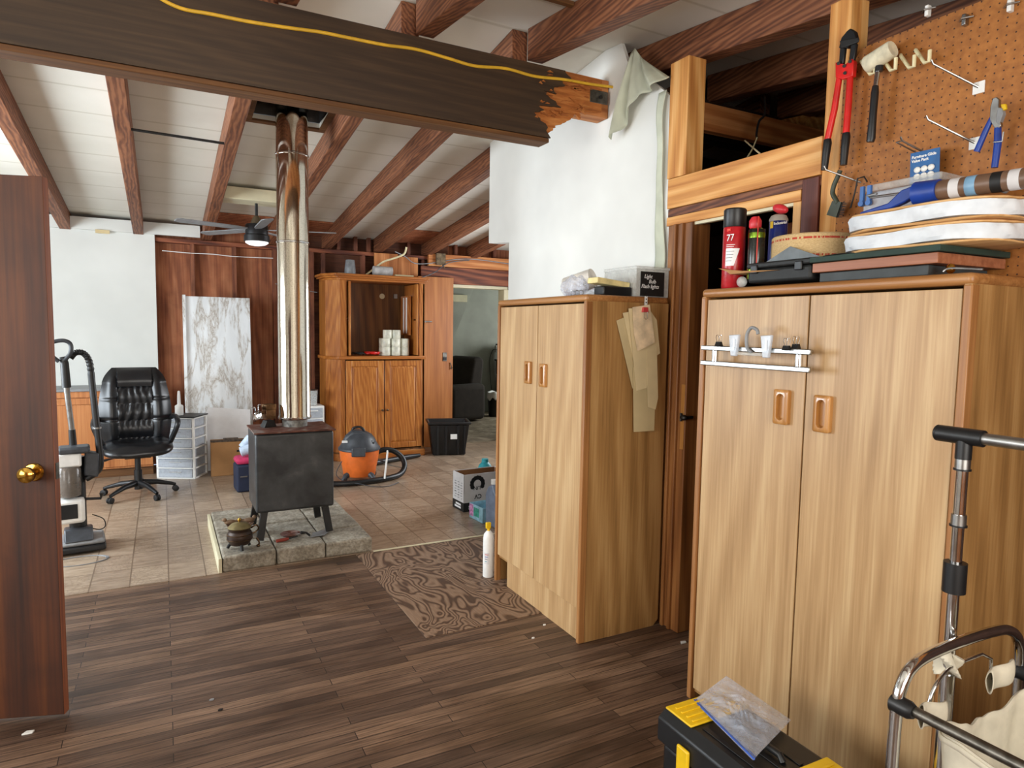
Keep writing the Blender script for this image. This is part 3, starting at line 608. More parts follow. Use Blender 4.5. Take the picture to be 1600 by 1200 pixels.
cl = MB().cyl((PX, PY, SZ1+.008), (PX, PY, .758), .083, n=40).build('flue_collar', plain('grey_flue_collar', (128, 126, 120), .6, .2, .35, 40), st)
pp_ = thing('stovepipe', 'polished stainless stovepipe rising to the ceiling hole', 'stovepipe', (.80, 4.72, .867))
MB().lathe([(.104, 0), (.107, .005), (.107, .02), (.104, .026), (.104, 1.20)], n=64).build('lower_pipe', PIPEM, pp_)
MB().lathe([(.104, 1.20), (.104, 1.78)], n=64).build('middle_pipe', PIPEM, pp_)
MB().lathe([(.104, 1.78), (.104, 2.36)], n=64).build('upper_pipe', PIPEM, pp_)
for z in (0.012, 1.20, 1.78): MB().lathe([(.105, z-.008), (.109, z-.004), (.109, z+.004), (.105, z+.008)], n=64).build('band', CHROME, pp_)
# eco fan on the stove
e = thing('stove_fan', 'small bronze heat-powered fan on the stove top', 'fan', (.625, 4.72, .819), .35)
MB().prism([(-.045, 0), (.045, 0), (.028, .045), (-.022, .045)], 'Y', -.03, .03).build('base', BLACK, e, bev=.002)
fb = MB().box(-.028, .040, -.030, .030, .055, .120)
for k in range(5): fb.box(-.032, .044, -.032+.014*k, -.028+.014*k, .120, .155)
fb.build('heat_sink', BRONZE, e, bev=.003)
mt_ = MB().cyl((-.035, 0, .10), (-.075, 0, .10), .012).build('motor', BRONZE, e)
for k in range(4):
    a = PI/2*k+.5; c_, s_ = math.cos(a), math.sin(a)
    MB().grid(lambda u, v: Vector((-.078-.018*(v-.5), (u*.062+.008)*c_-(v-.5)*.055*math.sin(PI*min(1, u+.15))*s_, .10+(u*.062+.008)*s_+(v-.5)*.055*math.sin(PI*min(1, u+.15))*c_)), 8, 6).build('blade', CHROME, mt_, solid=.0015)
# cast pot, bird dish, trivet, trowel on the hearth
p = thing('cast_iron_pot', 'brown three-legged cast pot with brass lid on the hearth corner', 'pot', (.40, 4.375, .105)); p.scale = (1.12, 1.12, 1.25)
MB().lathe([(.02, .02), (.05, .026), (.066, .05), (.068, .068), (.062, .088), (.056, .094), (.06, .104), (.062, .108), (.05, .108)], n=36).build('body', plain('brown_cast_iron', (62, 48, 40), .45, .5, .3), p)
MB().lathe([(.066, .050), (.070, .053), (.066, .056)], n=36).lathe([(.064, .074), (.069, .077), (.064, .080)], n=36).build('ribs', BRONZE, p)
ld = MB().lathe([(.06, .108), (.063, .112), (.045, .128), (.015, .136), (.004, .138)], n=36).build('lid', plain('tarnished_brass', (146, 132, 92), .45, .6, .2), p)
MB().lathe([(.003, .137), (.006, .142), (.010, .150), (.004, .158)], n=16).build('lid_knob', BRASS, ld)
for k in range(3):
    a = k*2.1+.6; MB().loft([(.045*math.cos(a), .045*math.sin(a), .032), (.062*math.cos(a), .062*math.sin(a), .014), (.066*math.cos(a), .066*math.sin(a), 0.004)], [.010, .008, .009], 10).build('leg', BLACKIRON, p)
MB().loft(spline([(.06, 0, .10), (.085, -.01, .115), (.10, 0, .095), (.085, .01, .075), (.062, 0, .07)], 6), .004, 8).build('handle', BRONZE, p)
bd = thing('bird_dish', 'rusty metal dish with two perched birds behind the brown pot', 'ornament', (.43, 4.66, .103))
MB().lathe([(.02, 0), (.05, .01), (.02, .02), (.015, .04), (.05, .055), (.082, .075), (.086, .085), (.078, .082), (.04, .062), (.004, .058)], n=32).build('dish', plain('rust_metal', (112, 84, 66), .7, .3, .3), bd)
for s, x in ((1, .055), (-1, -.06)):
    MB().ell((x, 0, .10), .038, .018, .017).ell((x+s*.035, 0, .118), .014, .012, .013).loft([(x-s*.03, 0, .10), (x-s*.07, 0, .115)], [.012, .004], 8).loft([(x+s*.045, 0, .118), (x+s*.06, 0, .115)], [.004, .001], 6).build('bird', plain('tan_rust', (134, 108, 84), .6, .3, .2), bd)
t = thing('trivet', 'round rusty trivet on the hearth between the stove legs', 'trivet', (.73, 4.53, .103))
tv = MB()
for k in range(7): tv.loft([(.062*math.cos(a)*(1-k*.14), .062*math.sin(a)*(1-k*.14), .012) for a in [2*PI*i/24 for i in range(24)]], .0035, 6, closed=True)
for k in range(6): tv.bar((0, 0, .008), (.062*math.cos(k*PI/3), .062*math.sin(k*PI/3), .008), .005, .006)
tv.cyl((0, 0, 0), (0, 0, .01), .01)
tv.build('ring', RUST, t)
o = thing('poker_tool', 'red-handled stove tool lying at the hearth front', 'tool', (.70, 4.42, .103), .25)
MB().loft([(-.08, 0, .012), (-.02, 0, .012), (.0, 0, .012)], [.010, .011, .008], 10).build('handle', plain('rusty_red', (140, 52, 36), .6), o); MB().loft([(0, 0, .012), (.07, .02, .010)], .005, 8).build('shaft', BLACKIRON, o)
o = thing('trowel', 'grey steel trowel on the hearth in front of the stove', 'trowel', (.90, 4.46, .104), .2); o.scale = (1.2, 1.2, 1.2)
MB().prism([(-.06, -.035), (.02, -.04), (.06, 0), (.11, .05), (.10, .06), (-.02, .03)], 'Z', 0.004, .007).build('blade', GREY, o); MB().loft([(-.05, .0, .006), (-.07, -.0, .025), (-.10, .0, .03)], [.006, .006, .01], 8).build('handle', BLACKIRON, o)
o = MB().loft(spline([(.51, 4.385, .105), (.515, 4.38, .13), (.50, 4.385, .16)], 5), .005, 8).ell((.51, 4.385, .108), .012, .012, .01).build('brass_hook', BRONZE); tag(o, 'small bronze hook standing beside the brown pot', 'hook')

# ================================================================== WARDROBES
def wardrobe(label, x, y, W, D, H=1.672, zd=.165, seam=.5, dz=0):
    """front faces -X; local x = depth, local y = width from the near end"""
    t = thing('wardrobe', label, 'wardrobe', (x, y, 0)); e = .022
    for q, nm in ((0, 'near'), (W-.02, 'far')):
        sp = MB(); sp.prism([(.0, 0), (D, .0), (D, H-.03), (0, H-.03)] if q else [(.0, 0), (D-.03, 0), (D, .03), (D, H-.03), (0, H-.03)], 'Y', q, q+.02)
        o = sp.build('side_panel', OAKSIDE, t, bev=.001)
        B(-.002, .034, q-.002, q+e, 0.0, H-.032).build('edge_trim', OAKTRIM, o, bev=.004)
    tp = MB().box(-.002, D, -.002, W+.004, H-.034, H).build('top', OAKTRIM_Y, t, bev=.014, seg=4)
    B(.02, D, .02, W-.02, zd-.02, zd).build('bottom_shelf', OAKSIDE, t)
    B(D-.01, D, .02, W-.02, .05, H-.03).build('back_panel', OAKSIDE, t)
    B(.018, .034, .022, W-.13, .0, zd-.004).build('plinth', OAKLAM, t)
    for k, (a, b) in enumerate(((.026, W*seam-.003), (W*seam+.003, W-.026))):
        d = B(.006, .024, a, b, zd, H-.042).build('door', OAKLAM, t, bev=.0015)
        hy = W*seam-.075 if k == 0 else W*seam+.085
        hz = (1.275 if k else 1.27)-dz
        pm = MB(); R_ = 10
        def rr(w_, h_, r, x_):
            pts = []
            for cx, cy, a0 in ((w_-r, h_-r, 0), (-w_+r, h_-r, PI/2), (-w_+r, -h_+r, PI), (w_-r, -h_+r, 1.5*PI)):
                for i in range(R_+1): a_ = a0+PI/2*i/R_; pts.append(Vector((x_, hy+cx+r*math.cos(a_), hz+cy+r*math.sin(a_))))
            return pts
        rings = [rr(.031, .060, .008, .006), rr(.031, .060, .008, -.008), rr(.026, .055, .008, -.012), rr(.016, .046, .0155, -.012), rr(.014, .044, .0135, -.006), rr(.013, .043, .0125, .004)]
        n = len(rings[0]); vs = [p for r in rings for p in r]
        pm.add(vs, [(i*n+j, i*n+(j+1) % n, (i+1)*n+(j+1) % n, (i+1)*n+j) for i in range(len(rings)-1) for j in range(n)]+[tuple(range((len(rings)-1)*n, len(rings)*n))])
        pm.build('handle', HANDLEW, d)
    return t
wL = wardrobe('pale oak wardrobe against the white wall with patterns clipped to its side', 1.735, 2.553, .912, .487)
wR = wardrobe('large nearest pale oak wardrobe carrying a chrome rail on its door', 1.885, .985, .985, .42, seam=.505, zd=.05, dz=.024)
ZT = 1.673
# chrome rail on the wardrobe door
r_ = thing('door_rail', 'double chrome towel rail fixed across the near wardrobe door', 'rail', (1.83, 1.66, 1.40))
for z in (.045, -.012): B(-.006, .006, -.24, .245, z-.009, z+.009).build('bar', STEEL, r_, bev=.003)
for y in (-.195, .175): MB().cyl((0, y, .036), (0, y, -.003), .012).build('spacer', CHROME, r_); MB().cyl((.005, y, .045), (.062, y, .045), .007).build('mount', CHROME, r_)
def clip(y, z, x, lab, g):
    c = thing('binder_clip', lab, 'clip', (x, y, z), 0, g)
    MB().prism([(-.010, 0), (.010, 0), (.003, .016), (-.003, .016)], 'Y', -.012, .012).build('body', BLACK, c)
    for s in (-1, 1): MB().loft([(s*.004, -.004, .014), (s*.008, -.007, .03), (s*.009, -.004, .04), (s*.009, .004, .04), (s*.008, .007, .03), (s*.004, .004, .014)], .0012, 6).build('handle', CHROME, c)
clip(1.81, 1.454, 1.822, 'black binder clip at the far end of the chrome rail', 'binder clips on the rail')
clip(1.505, 1.448, 1.818, 'front black binder clip at the near end of the chrome rail', 'binder clips on the rail')
clip(1.485, 1.454, 1.838, 'black binder clip behind its twin at the near end of the rail', 'binder clips on the rail')
hg = thing('clip_hanger', 'clear plastic skirt hanger hooked on the chrome rail', 'hanger', (1.818, 1.66, 1.45))
MB().loft(spline([(0, -.01, -.015), (0, .01, .0), (0, .016, .03), (0, .012, .055), (0, -.005, .072), (0, -.028, .065), (0, -.034, .05)], 6), .006, 10).build('hook', GREY, hg)
for y in (.068, -.075):
    MB().prism([(y+.024, .045), (y-.024, .048), (y-.014, -.03), (y+.012, -.03)], 'X', -.009, .003).build('clip', CLEARB, hg, bev=.003)
    MB().box(-.011, -.0095, y-.008, y-.002, -.005, .03).build('spring', STEEL, hg)
MB().loft([(0, .068, -.02), (0, -.075, -.02)], .006, 8).build('bar', CLEARP, hg)

# paper patterns clipped to the side of the far wardrobe
YS = 2.549
def sheet(px, off, mat, lab, curl=0):
    pts = [at('Y', x, y, YS-off) for x, y in px]
    o = MB().prism([(p.x, p.z) for p in pts], 'Y', YS-off-.0012, YS-off).build('pattern_paper', mat); tag(o, lab, 'paper', 'sewing patterns on the wardrobe side'); return o
sheet([(963, 501), (985, 492), (1012, 560), (1007, 600), (988, 607)], .004, TAN2, 'leftmost pattern sheet fanned out on the wardrobe side')
sheet([(973, 489), (1000, 484), (1008, 560), (1010, 605), (1000, 610)], .008, TAN, 'second narrow pattern sheet in the fan')
sheet([(989, 574), (1012, 570), (1023, 640), (1022, 673), (990, 675)], .012, TAN2, 'lowest wide pattern sheet under the red clip')
sheet([(982, 482), (1012, 480), (1026, 500), (1031, 552), (1020, 560), (1010, 606), (994, 611)], .016, TAN, 'large folded pattern sheet with a pointed lower edge')
sheet([(1010, 545), (1026, 541), (1028, 622), (1024, 640), (1012, 636)], .020, TAN, 'narrow rolled pattern strip hanging at the right of the sheets')
sheet([(988, 480), (1015, 476), (1020, 512), (1023, 535), (996, 549), (990, 520)], .024, plain('pattern_tissue', (232, 208, 172), .8), 'topmost small folded pattern sheet under the red clip')
bcl = thing('red_clip', 'red binder clip holding the pattern sheets', 'clip', tuple(at('Y', 1008, 484, YS-.030)))
MB().prism([(-.018, -.012), (.018, -.012), (.014, .012), (-.014, .012)], 'Y', -.006, .006).build('body', plain('red_enamel', (196, 66, 66), .4), bcl, bev=.002)
MB().loft([(-.006, -.008, -.010), (-.009, -.010, -.04), (0, -.010, -.046), (.009, -.010, -.04), (.006, -.008, -.010)], .0012, 6).build('handle', STEEL, bcl)
o = B(2.066, 2.082, YS-.004, YS-.002, 1.615, 1.674).build('hanging_strap', WHITE); tag(o, 'white perforated strap over the wardrobe edge holding the red clip', 'strap')
for k in range(5): MB().cyl((2.074, YS-.0055, 1.628+.016*k), (2.074, YS-.0038, 1.628+.016*k), .0035, n=10).build('hole', INK, o)
# things on top of the far wardrobe
bx = thing('storage_box', 'clear box with a black hand-lettered Light Bulb Flashlights label', 'storage box', (2.035, 2.575, ZT))
bb = MB()
for a in ((0, .20, 0, .003, 0, .135), (0, .20, .26, .263, 0, .135), (0, .003, 0, .26, 0, .135), (.197, .20, 0, .26, 0, .135), (0, .2, 0, .26, 0, .003)): bb.box(*a)
bb.build('tub', CLEARP, bx); B(-.006, .206, -.006, .266, .132, .148).build('lid', CLEARP, bx, bev=.004)
B(.02, .18, .03, .22, .004, .10).build('contents', WCARD, bx, bev=.01)
lb = B(.024, .170, -.004, -.001, .004, .122).build('label', INK, bx)
for s_, x_, z_ in (('Light', .044, .090), ('Bulb', .072, .066), ('Flash lights', .027, .042)):
    text('lettering', s_, .027, basis((1, 0, 0), (0, 0, 1), (x_, -.0045, z_)), WINK, lb, shear=.25, sx=.92)
tag(MB().box(1.86, 2.03, 2.60, 2.68, ZT, ZT+.045, None).build('black_case', BLACK, bev=.006), 'small black case beside the labelled clear box', 'case')
o = tag(MB().box(-.10, .10, -.04, .04, 0, .028).build('cream_box', plain('cream_card', (226, 210, 150), .7), bev=.004), 'cream carton lying on the small black case', 'box'); o.location = (1.925, 2.65, ZT+.049); o.rotation_euler = (0, .09, .05)
def blob(c, rx, ry, rz, name, mat, lab, cat, amp=.14, fr=6, n=28):
    rnd = random.Random(len(lab)); ph = [rnd.uniform(0, 6) for _ in range(6)]
    mb = MB()
    def f(u, v):
        th, phi = u*2*PI, v*PI; d = Vector((math.sin(phi)*math.cos(th), math.sin(phi)*math.sin(th), math.cos(phi)))
        k = 1+amp*(math.sin(fr*d.x+ph[0])*math.sin(fr*d.y+ph[1])+.5*math.sin(2*fr*d.z+ph[2])*math.sin(2.3*fr*d.x+ph[3]))
        p_ = Vector((d.x*rx*k, d.y*ry*k, d.z*rz*k)); p_.z = max(p_.z, -rz*.75); return Vector(c)+p_
    mb.grid(f, n*2, n); return tag(mb.build(name, mat), lab, cat)
blob((1.83, 2.80, ZT+.045), .05, .09, .055, 'plastic_bag', BAGM, 'crumpled clear bag at the front edge of the wardrobe top', 'bag')
rl = tag(MB().lathe([(.03, 0), (.052, 0), (.052, .16), (.03, .16)], M=Matrix.Rotation(1.25, 4, 'X') @ Matrix.Rotation(.5, 4, 'Y')).build('wrapped_roll', plain('white_wrap', (220, 214, 204), .5)), 'white plastic-wrapped roll lying behind the crumpled bag', 'roll'); rl.location = (1.92, 3.02, ZT+.06)
blob((2.05, 2.98, ZT+.05), .09, .13, .05, 'plastic_bag', BAGM, 'clear bag behind the cream carton on the wardrobe', 'bag')
for k in range(3): tag(MB().loft([(1.80+.012*math.cos(a)+.0, 2.70+k*.035, ZT+.014+.012*math.sin(a)) for a in [2*PI*i/16 for i in range(16)]], .0025, 6, closed=True).build('plastic_ring', GREY), 'small grey ring standing on the front corner of the far wardrobe', 'ring', 'rings on the far wardrobe')

# ================================================================== TOP OF THE NEAR WARDROBE
def can(x, y, z, r, hh, name, lab, body, cap=None):
    t = thing(name, lab, 'spray can', (x, y, z))
    MB().lathe([(r*.93, 0), (r, .004), (r, hh*.80), (r*.96, hh*.81)], n=40).build('body', body, t); return t
sc_ = can(1.955, 1.885, ZT, .041, .36*.80, 'spray_can', 'tall red adhesive spray can numbered 77 with a black cap', plain('can_red', (178, 24, 34), .3))
MB().lathe([(.040, .232), (.042, .235), (.042, .298), (.038, .303)], n=40).build('cap', BLACK, sc_)
dv0 = Vector((-.72, -.69, 0)).normalized(); sd0 = Vector((.69, -.72, 0)).normalized()
def onc(r, a, z): # matrix tangent to a can side, a = angle from the direction facing the room
    d = Matrix.Rotation(a, 3, 'Z') @ dv0; x_ = Matrix.Rotation(a, 3, 'Z') @ sd0; p_ = d*(r+.0006); return basis(x_, (0, 0, 1), (p_.x, p_.y, z))
def patch(r, a0, a1, z0, z1, slant=0):
    mb = MB()
    def f(u, v):
        a = a0+(a1-a0)*u; z = z0+(z1-z0)*v; a -= slant*(1-v)*u
        d = Matrix.Rotation(a, 3, 'Z') @ dv0; return Vector((d.x*(r+.0005), d.y*(r+.0005), z))
    return mb.grid(f, 12, 4)
patch(.041, -.75, .55, .085, .150, .5).build('white_label_panel', WINK, sc_, smooth=True)
for k in range(4): patch(.0416, -.7, .05-.07*k, .138-.012*k, .1405-.012*k).build('print_line', GREY, sc_)
text('number', '77', .036, onc(.0412, -.72, .178), WINK, sc_)
text('lettering', '3M', .014, onc(.0412, -.72, .215), plain('mark_red', (240, 70, 40), .4), sc_, bold=.0006)
for k in range(3): patch(.0416, -.7, .1-.1*k, .163-.007*k, .165-.007*k).build('print_line', WINK, sc_)
g = can(1.955, 1.775, ZT+.03, .030, .225, 'spray_can', 'green and black spray can with a red trigger', plain('can_black', (24, 26, 22), .25))
MB().lathe([(.0304, 0), (.0304, .05), (.0302, .052)], n=36).build('green_band', metal('green_foil', (150, 190, 70), .25), g)
MB().lathe([(.0304, .150), (.0304, .168), (.026, .182), (.012, .19)], n=36).build('shoulder', metal('green_foil', (150, 190, 70), .25), g)
MB().lathe([(.018, .186), (.022, .192), (.022, .214), (.014, .228)], n=24, c=(-.004, .006, 0)).build('trigger_cap', plain('trigger_red', (210, 50, 60), .4), g)
MB().loft([(-.015, -.018, .226), (-.024, -.026, .20), (-.024, -.025, .02)], .0022, 8).build('straw', plain('straw_red', (196, 60, 50), .4), g)
w4 = can(2.13, 1.83, ZT+.05, .034, .27, 'spray_can', 'blue spray can with a red flip top behind the webbing roll', plain('can_blue', (20, 36, 110), .3))
MB().lathe([(.035, .214), (.035, .222), (.028, .236), (.014, .242)], n=36).build('dome', plain('grey_dome', (168, 160, 150), .4), w4)
MB().ell((0, -.006, .262), .020, .036, .018, M=Matrix.Rotation(.35, 4, 'X')).build('flip_top', plain('trigger_red', (210, 50, 60), .4), w4)
text('lettering', 'Industrial', .014, onc(.0345, -.55, .198), WINK, w4, bold=.0004)
patch(.0346, -1.05, -.62, .186, .212).build('yellow_mark', YELLOW, w4)
jr = thing('webbing_roll', 'big roll of jute webbing with red striped edges', 'roll', (2.085, 1.63, ZT+.087))
MB().lathe([(.05, 0), (.140, 0), (.143, .003), (.143, .086), (.139, .09), (.05, .09)], n=72).build('webbing', WEBM, jr)
cs = thing('black_case', 'flat black tool case under the webbing roll', 'case', (1.91, 1.50, ZT))
B(0, .32, 0, .27, 0.012, .062).build('body', plain('case_black', (28, 30, 30), .6, 0, .3, 60), cs, bev=.01); B(-.004, .324, -.004, .274, .064, .084).build('lid', plain('case_black', (28, 30, 30), .6), cs, bev=.006)
for y in (.03, .22): B(-.010, .0, y, y+.03, .045, .075).build('latch', BLACK, cs, bev=.003)
o = tag(MB().prism([(1.62, 0), (1.84, 0), (1.86, .012), (1.90, .026), (1.84, .016), (1.78, .008)], 'X', 1.91, 2.0).build('cardboard_flap', CARD), 'bent brown cardboard flap in front of the red can', 'cardboard'); o.location = (-.015, 0, ZT+.05)
tag(MB().ell((1.915, 1.80, ZT+.02), .018, .02, .02).build('clear_stopper', CLEARP), 'small clear stopper below the cardboard flap', 'stopper')
# lap board, green board, cushion
def tri(px, z0, z1, name, mat, lab, cat, bev=.002): return tag(MB().prism(px, 'Z', z0, z1).build(name, mat, bev=bev), lab, cat)
tri([(1.91, 1.495), (1.905, 1.09), (2.235, 1.08), (2.235, 1.45)], ZT+.032, ZT+.062, 'lap_board', BURGW, 'reddish wooden board under the green one on the near wardrobe', 'board')
tri([(1.90, 1.50), (1.895, 1.08), (2.238, 1.07), (2.238, 1.47)], ZT+.064, ZT+.082, 'green_board', plain('dark_green_felt', (34, 56, 48), .7), 'dark green board right under the white batting cushions', 'board')
tag(B(1.915, 2.22, 1.12, 1.47, ZT, ZT+.03).build('grey_tray', plain('slate_tray', (58, 64, 66), .6), bev=.003), 'slate grey tray at the bottom of the stack on the near wardrobe', 'tray')
tag(MB().ell((1.925, 1.065, ZT+.015), .012, .012, .014).build('brass_ball', BRASS), 'small brass ball beside the tray corner', 'ball')
o = tag(MB().loft(spline([(0, -.05, .003), (0, .03, .012), (0, .05, .004)], 5), .003, 6).build('wire_loop', STEEL), 'flat wire loop lying at the right end of the near wardrobe', 'wire'); o.location = (1.90, 1.02, ZT+.002)
o = tag(MB().prism([(1.48, 0), (1.70, 0), (1.60, .045)], 'X', 1.925, 1.93).build('grey_sheet', plain('slate_sheet', (108, 116, 120), .6)), 'folded grey sheet leaning on the webbing roll', 'sheet'); o.location = (0, 0, ZT+.086)
o = tag(MB().ell((2.0, 1.42, ZT+.088), .07, .10, .006, n=30).build('black_cloth', BLACKRUB), 'flat black cloth between webbing roll and cushions', 'cloth')
def sq(z0, z1, hx, hy, nm, mat, par, wob=.004, n=90, c=(0, 0)):
    mb = MB(); lv = []
    for z, k in ((z0, .985), (z0+.25*(z1-z0), 1.0), (z0+.75*(z1-z0), 1.0), (z1, .985)):
        ring = []
        for i in range(n):
            a = 2*PI*i/n; ca, sa = math.cos(a), math.sin(a); q = (abs(ca)**3.2+abs(sa)**3.2)**(-1/3.2)
            wv = wob*math.sin(a*7+z*90)+wob*.6*math.sin(a*17+z*200)
            ring.append(Vector((c[0]+(hx*k+wv)*q*ca, c[1]+(hy*k+wv)*q*sa, z+wob*.6*math.sin(a*5+z0*300))))
        lv.append(ring)
    vs = [p for r in lv for p in r]; fs = [(i*n+j, i*n+(j+1) % n, (i+1)*n+(j+1) % n, (i+1)*n+j) for i in range(3) for j in range(n)]+[tuple(range(n-1, -1, -1)), tuple(range(3*n, 4*n))]
    return mb.add(vs, fs).build(nm, mat, par)
for k, (z, lab) in enumerate(((ZT+.086, 'lower white batting cushion with tan edges on the green board'), (ZT+.148, 'upper white batting cushion with a tan top on the stack'))):
    cu = thing('seat_cushion', lab, 'cushion', (2.072, 1.205-.01*k, z))
    sq(.0, .008, .150, .235, 'bottom_cloth', TAN_X, cu, .002); sq(.009, .050, .155, .24, 'batting', FOAM, cu, .004); sq(.051, .059, .148, .235, 'top_cloth', TAN_X, cu, .002)
cb = thing('latch_box', 'clear lidded box with blue latches behind the caulking gun', 'storage box', (2.11, 1.26, ZT+.208))
B(-.06, .06, -.08, .165, 0, .085).build('tub', CLEARB, cb, bev=.008); B(-.065, .065, -.085, .170, .086, .108).build('lid', CLEARP, cb, bev=.005)
for y in (.13, .155): MB().box(-.075, -.065, y, y+.012, .045, .105).cyl((-.078, y+.006, .05), (-.066, y+.006, .05), .009).build('latch', plain('latch_blue', (60, 110, 180), .4), cb)
cg = thing('caulking_gun', 'blue caulking gun lying on the upper cushion', 'caulking gun', (1.97, 1.17, ZT+.212))
MB().cyl((0, -.02, .032), (.03, -.27, .030), .027, n=24).build('cartridge', plain('cartridge_brown', (110, 84, 66), .4), cg)
for q, mt_ in ((.07, 'w'), (.11, 'b'), (.17, 'k'), (.21, 'w')):
    p0 = Vector((0, -.02, .032)).lerp(Vector((.03, -.27, .03)), q*4-.1); p1 = Vector((0, -.02, .032)).lerp(Vector((.03, -.27, .03)), q*4)
    MB().cyl(p0, p1, .0276, n=24).build('label_band', {'w': WCARD, 'b': plain('band_blue', (120, 160, 190), .4), 'k': INK}[mt_], cg)
MB().cyl((-.003, .03, .033), (0, -.035, .032), .034, .031, n=24).build('end_ring', BLUE, cg)
MB().prism([(.02, 0.03), (.02, .06), (.07, .05), (.11, .018), (.20, .004), (.20, -.004), (.10, -.0), (.06, .012)], 'X', -.012, .012).build('handle', BLUE, cg, bev=.004)
MB().loft([(0, .05, .042), (-.005, .17, .045), (-.005, .18, .052), (-.005, .15, .054)], .004, 8).build('rod', STEEL, cg)
tl = tag(MB().prism([(1.50, 1.80), (1.455, 1.83), (1.46, 1.86), (1.49, 1.885), (1.47, 1.90), (1.42, 1.89), (1.41, 1.80)], 'X', 2.16, 2.166).build('teal_tool', TEAL), 'teal plastic tool blade behind the left end of the cushions', 'tool')

# ================================================================== PEGBOARD AND TOOLS
XP = XW-.012
pb = MB().prism([(-1.5, 1.68), (1.668, 1.68), (1.668, 2.44), (1.60, 2.53), (1.0, 2.53), (-1.5, 2.35)], 'X', XP, XP+.006).build('pegboard', PEGM); tag(pb, 'large brown perforated pegboard holding tools above the near wardrobe', 'pegboard')
def tg(x, y, off=.03): return at('X', x, y, XP-off)
# bolt cutters
bc = thing('bolt_cutters', 'long red-handled bolt cutters hanging on the fir post', 'bolt cutters', tuple(tg(1330, 100, .045)))
O = bc.location.copy()
def L(x, y, off=.045): return tg(x, y, off)-O
def flat(px, off, th, nm, mat, par, bev=.003, org=None):
    og = O if org is None else org
    q = [tg(x, y, off)-og for x, y in px]; return MB().prism([(p_.y, p_.z) for p_ in q], 'X', -off+.045-th/2 if org is None else -th/2, -off+.045+th/2 if org is None else th/2).build(nm, mat, par, bev=bev)
flat([(1313, 76), (1317, 60), (1326, 49), (1331, 45), (1338, 50), (1341, 62), (1337, 68), (1332, 70), (1326, 76)], .045, .02, 'jaws', BLACK, bc)
flat([(1312, 64), (1342, 58), (1342, 66), (1315, 76)], .058, .006, 'pivot_plate', BLACKIRON, bc)
flat([(1314, 74), (1322, 76), (1319, 100), (1312, 102)], .045, .014, 'link', BLACK, bc); flat([(1331, 70), (1340, 68), (1335, 98), (1328, 96)], .045, .014, 'link', BLACK, bc)
flat([(1308, 98), (1314, 100), (1324, 101), (1334, 92), (1337, 97), (1335, 120), (1318, 125), (1308, 122)], .045, .022, 'yoke', RED, bc)
for a in ((1310, 99), (1319, 103), (1328, 96), (1320, 114)): MB().cyl(L(*a, .056), L(*a, .062), .006, n=10).build('bolt', BLACKIRON, bc)
for nm, p in (('l', [(1312, 118), (1304, 170), (1293, 218)]), ('r', [(1329, 110), (1326, 160), (1322, 208)])):
    hd_ = MB().loft([L(*q) for q in p], [.0105, .0115, .0115], 14).build('handle', RED, bc)
    q0, q1 = p[-1], ((1288, 266) if nm == 'l' else (1318, 258))
    MB().loft([L(*q0), L(q0[0], q0[1]+6), L((q0[0]+q1[0])/2, (q0[1]+q1[1])/2), L(*q1)], [.013, .015, .014, .012], 14).build('grip', BLACK, hd_)
# mallet
ml = thing('mallet', 'cream-headed rubber mallet with black grip on the pegboard', 'mallet', tuple(tg(1373, 90, .05))); O = ml.location.copy()
a_, b_ = Vector((.0, .045, -.012)), Vector((-.0, -.05, .012))
MB().loft([a_, a_.lerp(b_, .06), a_.lerp(b_, .94), b_], [.026, .030, .030, .027], 32).build('head', MALLET, ml)
def L2(x, y, off=.05): return tg(x, y, off)-O
MB().loft([L2(1374, 103), L2(1373, 112)], .013, 16).build('socket', BLACK, ml); MB().loft([L2(1372, 108), L2(1368, 138)], .009, 16).build('shaft', CHROME, ml)
MB().loft([L2(1368, 134), L2(1367, 145), L2(1364, 180), L2(1361, 216), L2(1360, 222)], [.010, .013, .0125, .0145, .012], 16).build('grip', BLACK, ml)
def hookV(x, y, lab):
    h_ = MB().loft([tg(x-12, y-8, .0), tg(x-11, y-6, .02), tg(x+2, y+12, .045), tg(x+9, y+10, .05), tg(x+10, y-8, .052)], [.006]*5, 10).build('pegboard_hook', CREAMP); tag(h_, lab, 'hook', 'cream pegboard hooks')
hookV(1390, 98, 'cream plastic hook under the mallet head on the right'); hookV(1358, 104, 'cream plastic hook under the mallet head on the left')
hookV(1419, 94, 'empty cream hook just right of the mallet'); hookV(1443, 86, 'empty cream hook furthest right in its row')
def peghook(x0, y0, x1, y1, lab, plate=True, two=False):
    h_ = thing('long_hook', lab, 'hook', tuple(tg(x1, y1, 0)), 0, 'long wire pegboard hooks'); og = h_.location.copy()
    # the rod reaches out from the board towards the room
    out = .11
    p1 = tg(x1, y1, 0)-og; p0 = at('X', x0, y0, XP-out)-og
    MB().loft([p1, p0, p0+Vector((-.008, .002, .012))], [.0035, .003, .003], 8).build('rod', STEEL, h_)
    if two: MB().loft([p1+Vector((0, .02, 0)), p0+Vector((0, .02, .0)), p0], .0025, 8).build('rod', STEEL, h_)
    if plate: MB().box(-.004, 0, -.017, .017, -.018, .018).build('tag_plate', WHITE, h_, bev=.001)
peghook(1458, 100, 1530, 137, 'upper long wire hook with a white tag plate'); peghook(1450, 187, 1524, 224, 'lower long wire hook with a white tag plate, left of the pliers')
peghook(1410, 220, 1448, 240, 'double wire hook carrying the blue blister pack', False, True); peghook(1290, 265, 1345, 285, 'wire hook holding the brush on the fir post', False)
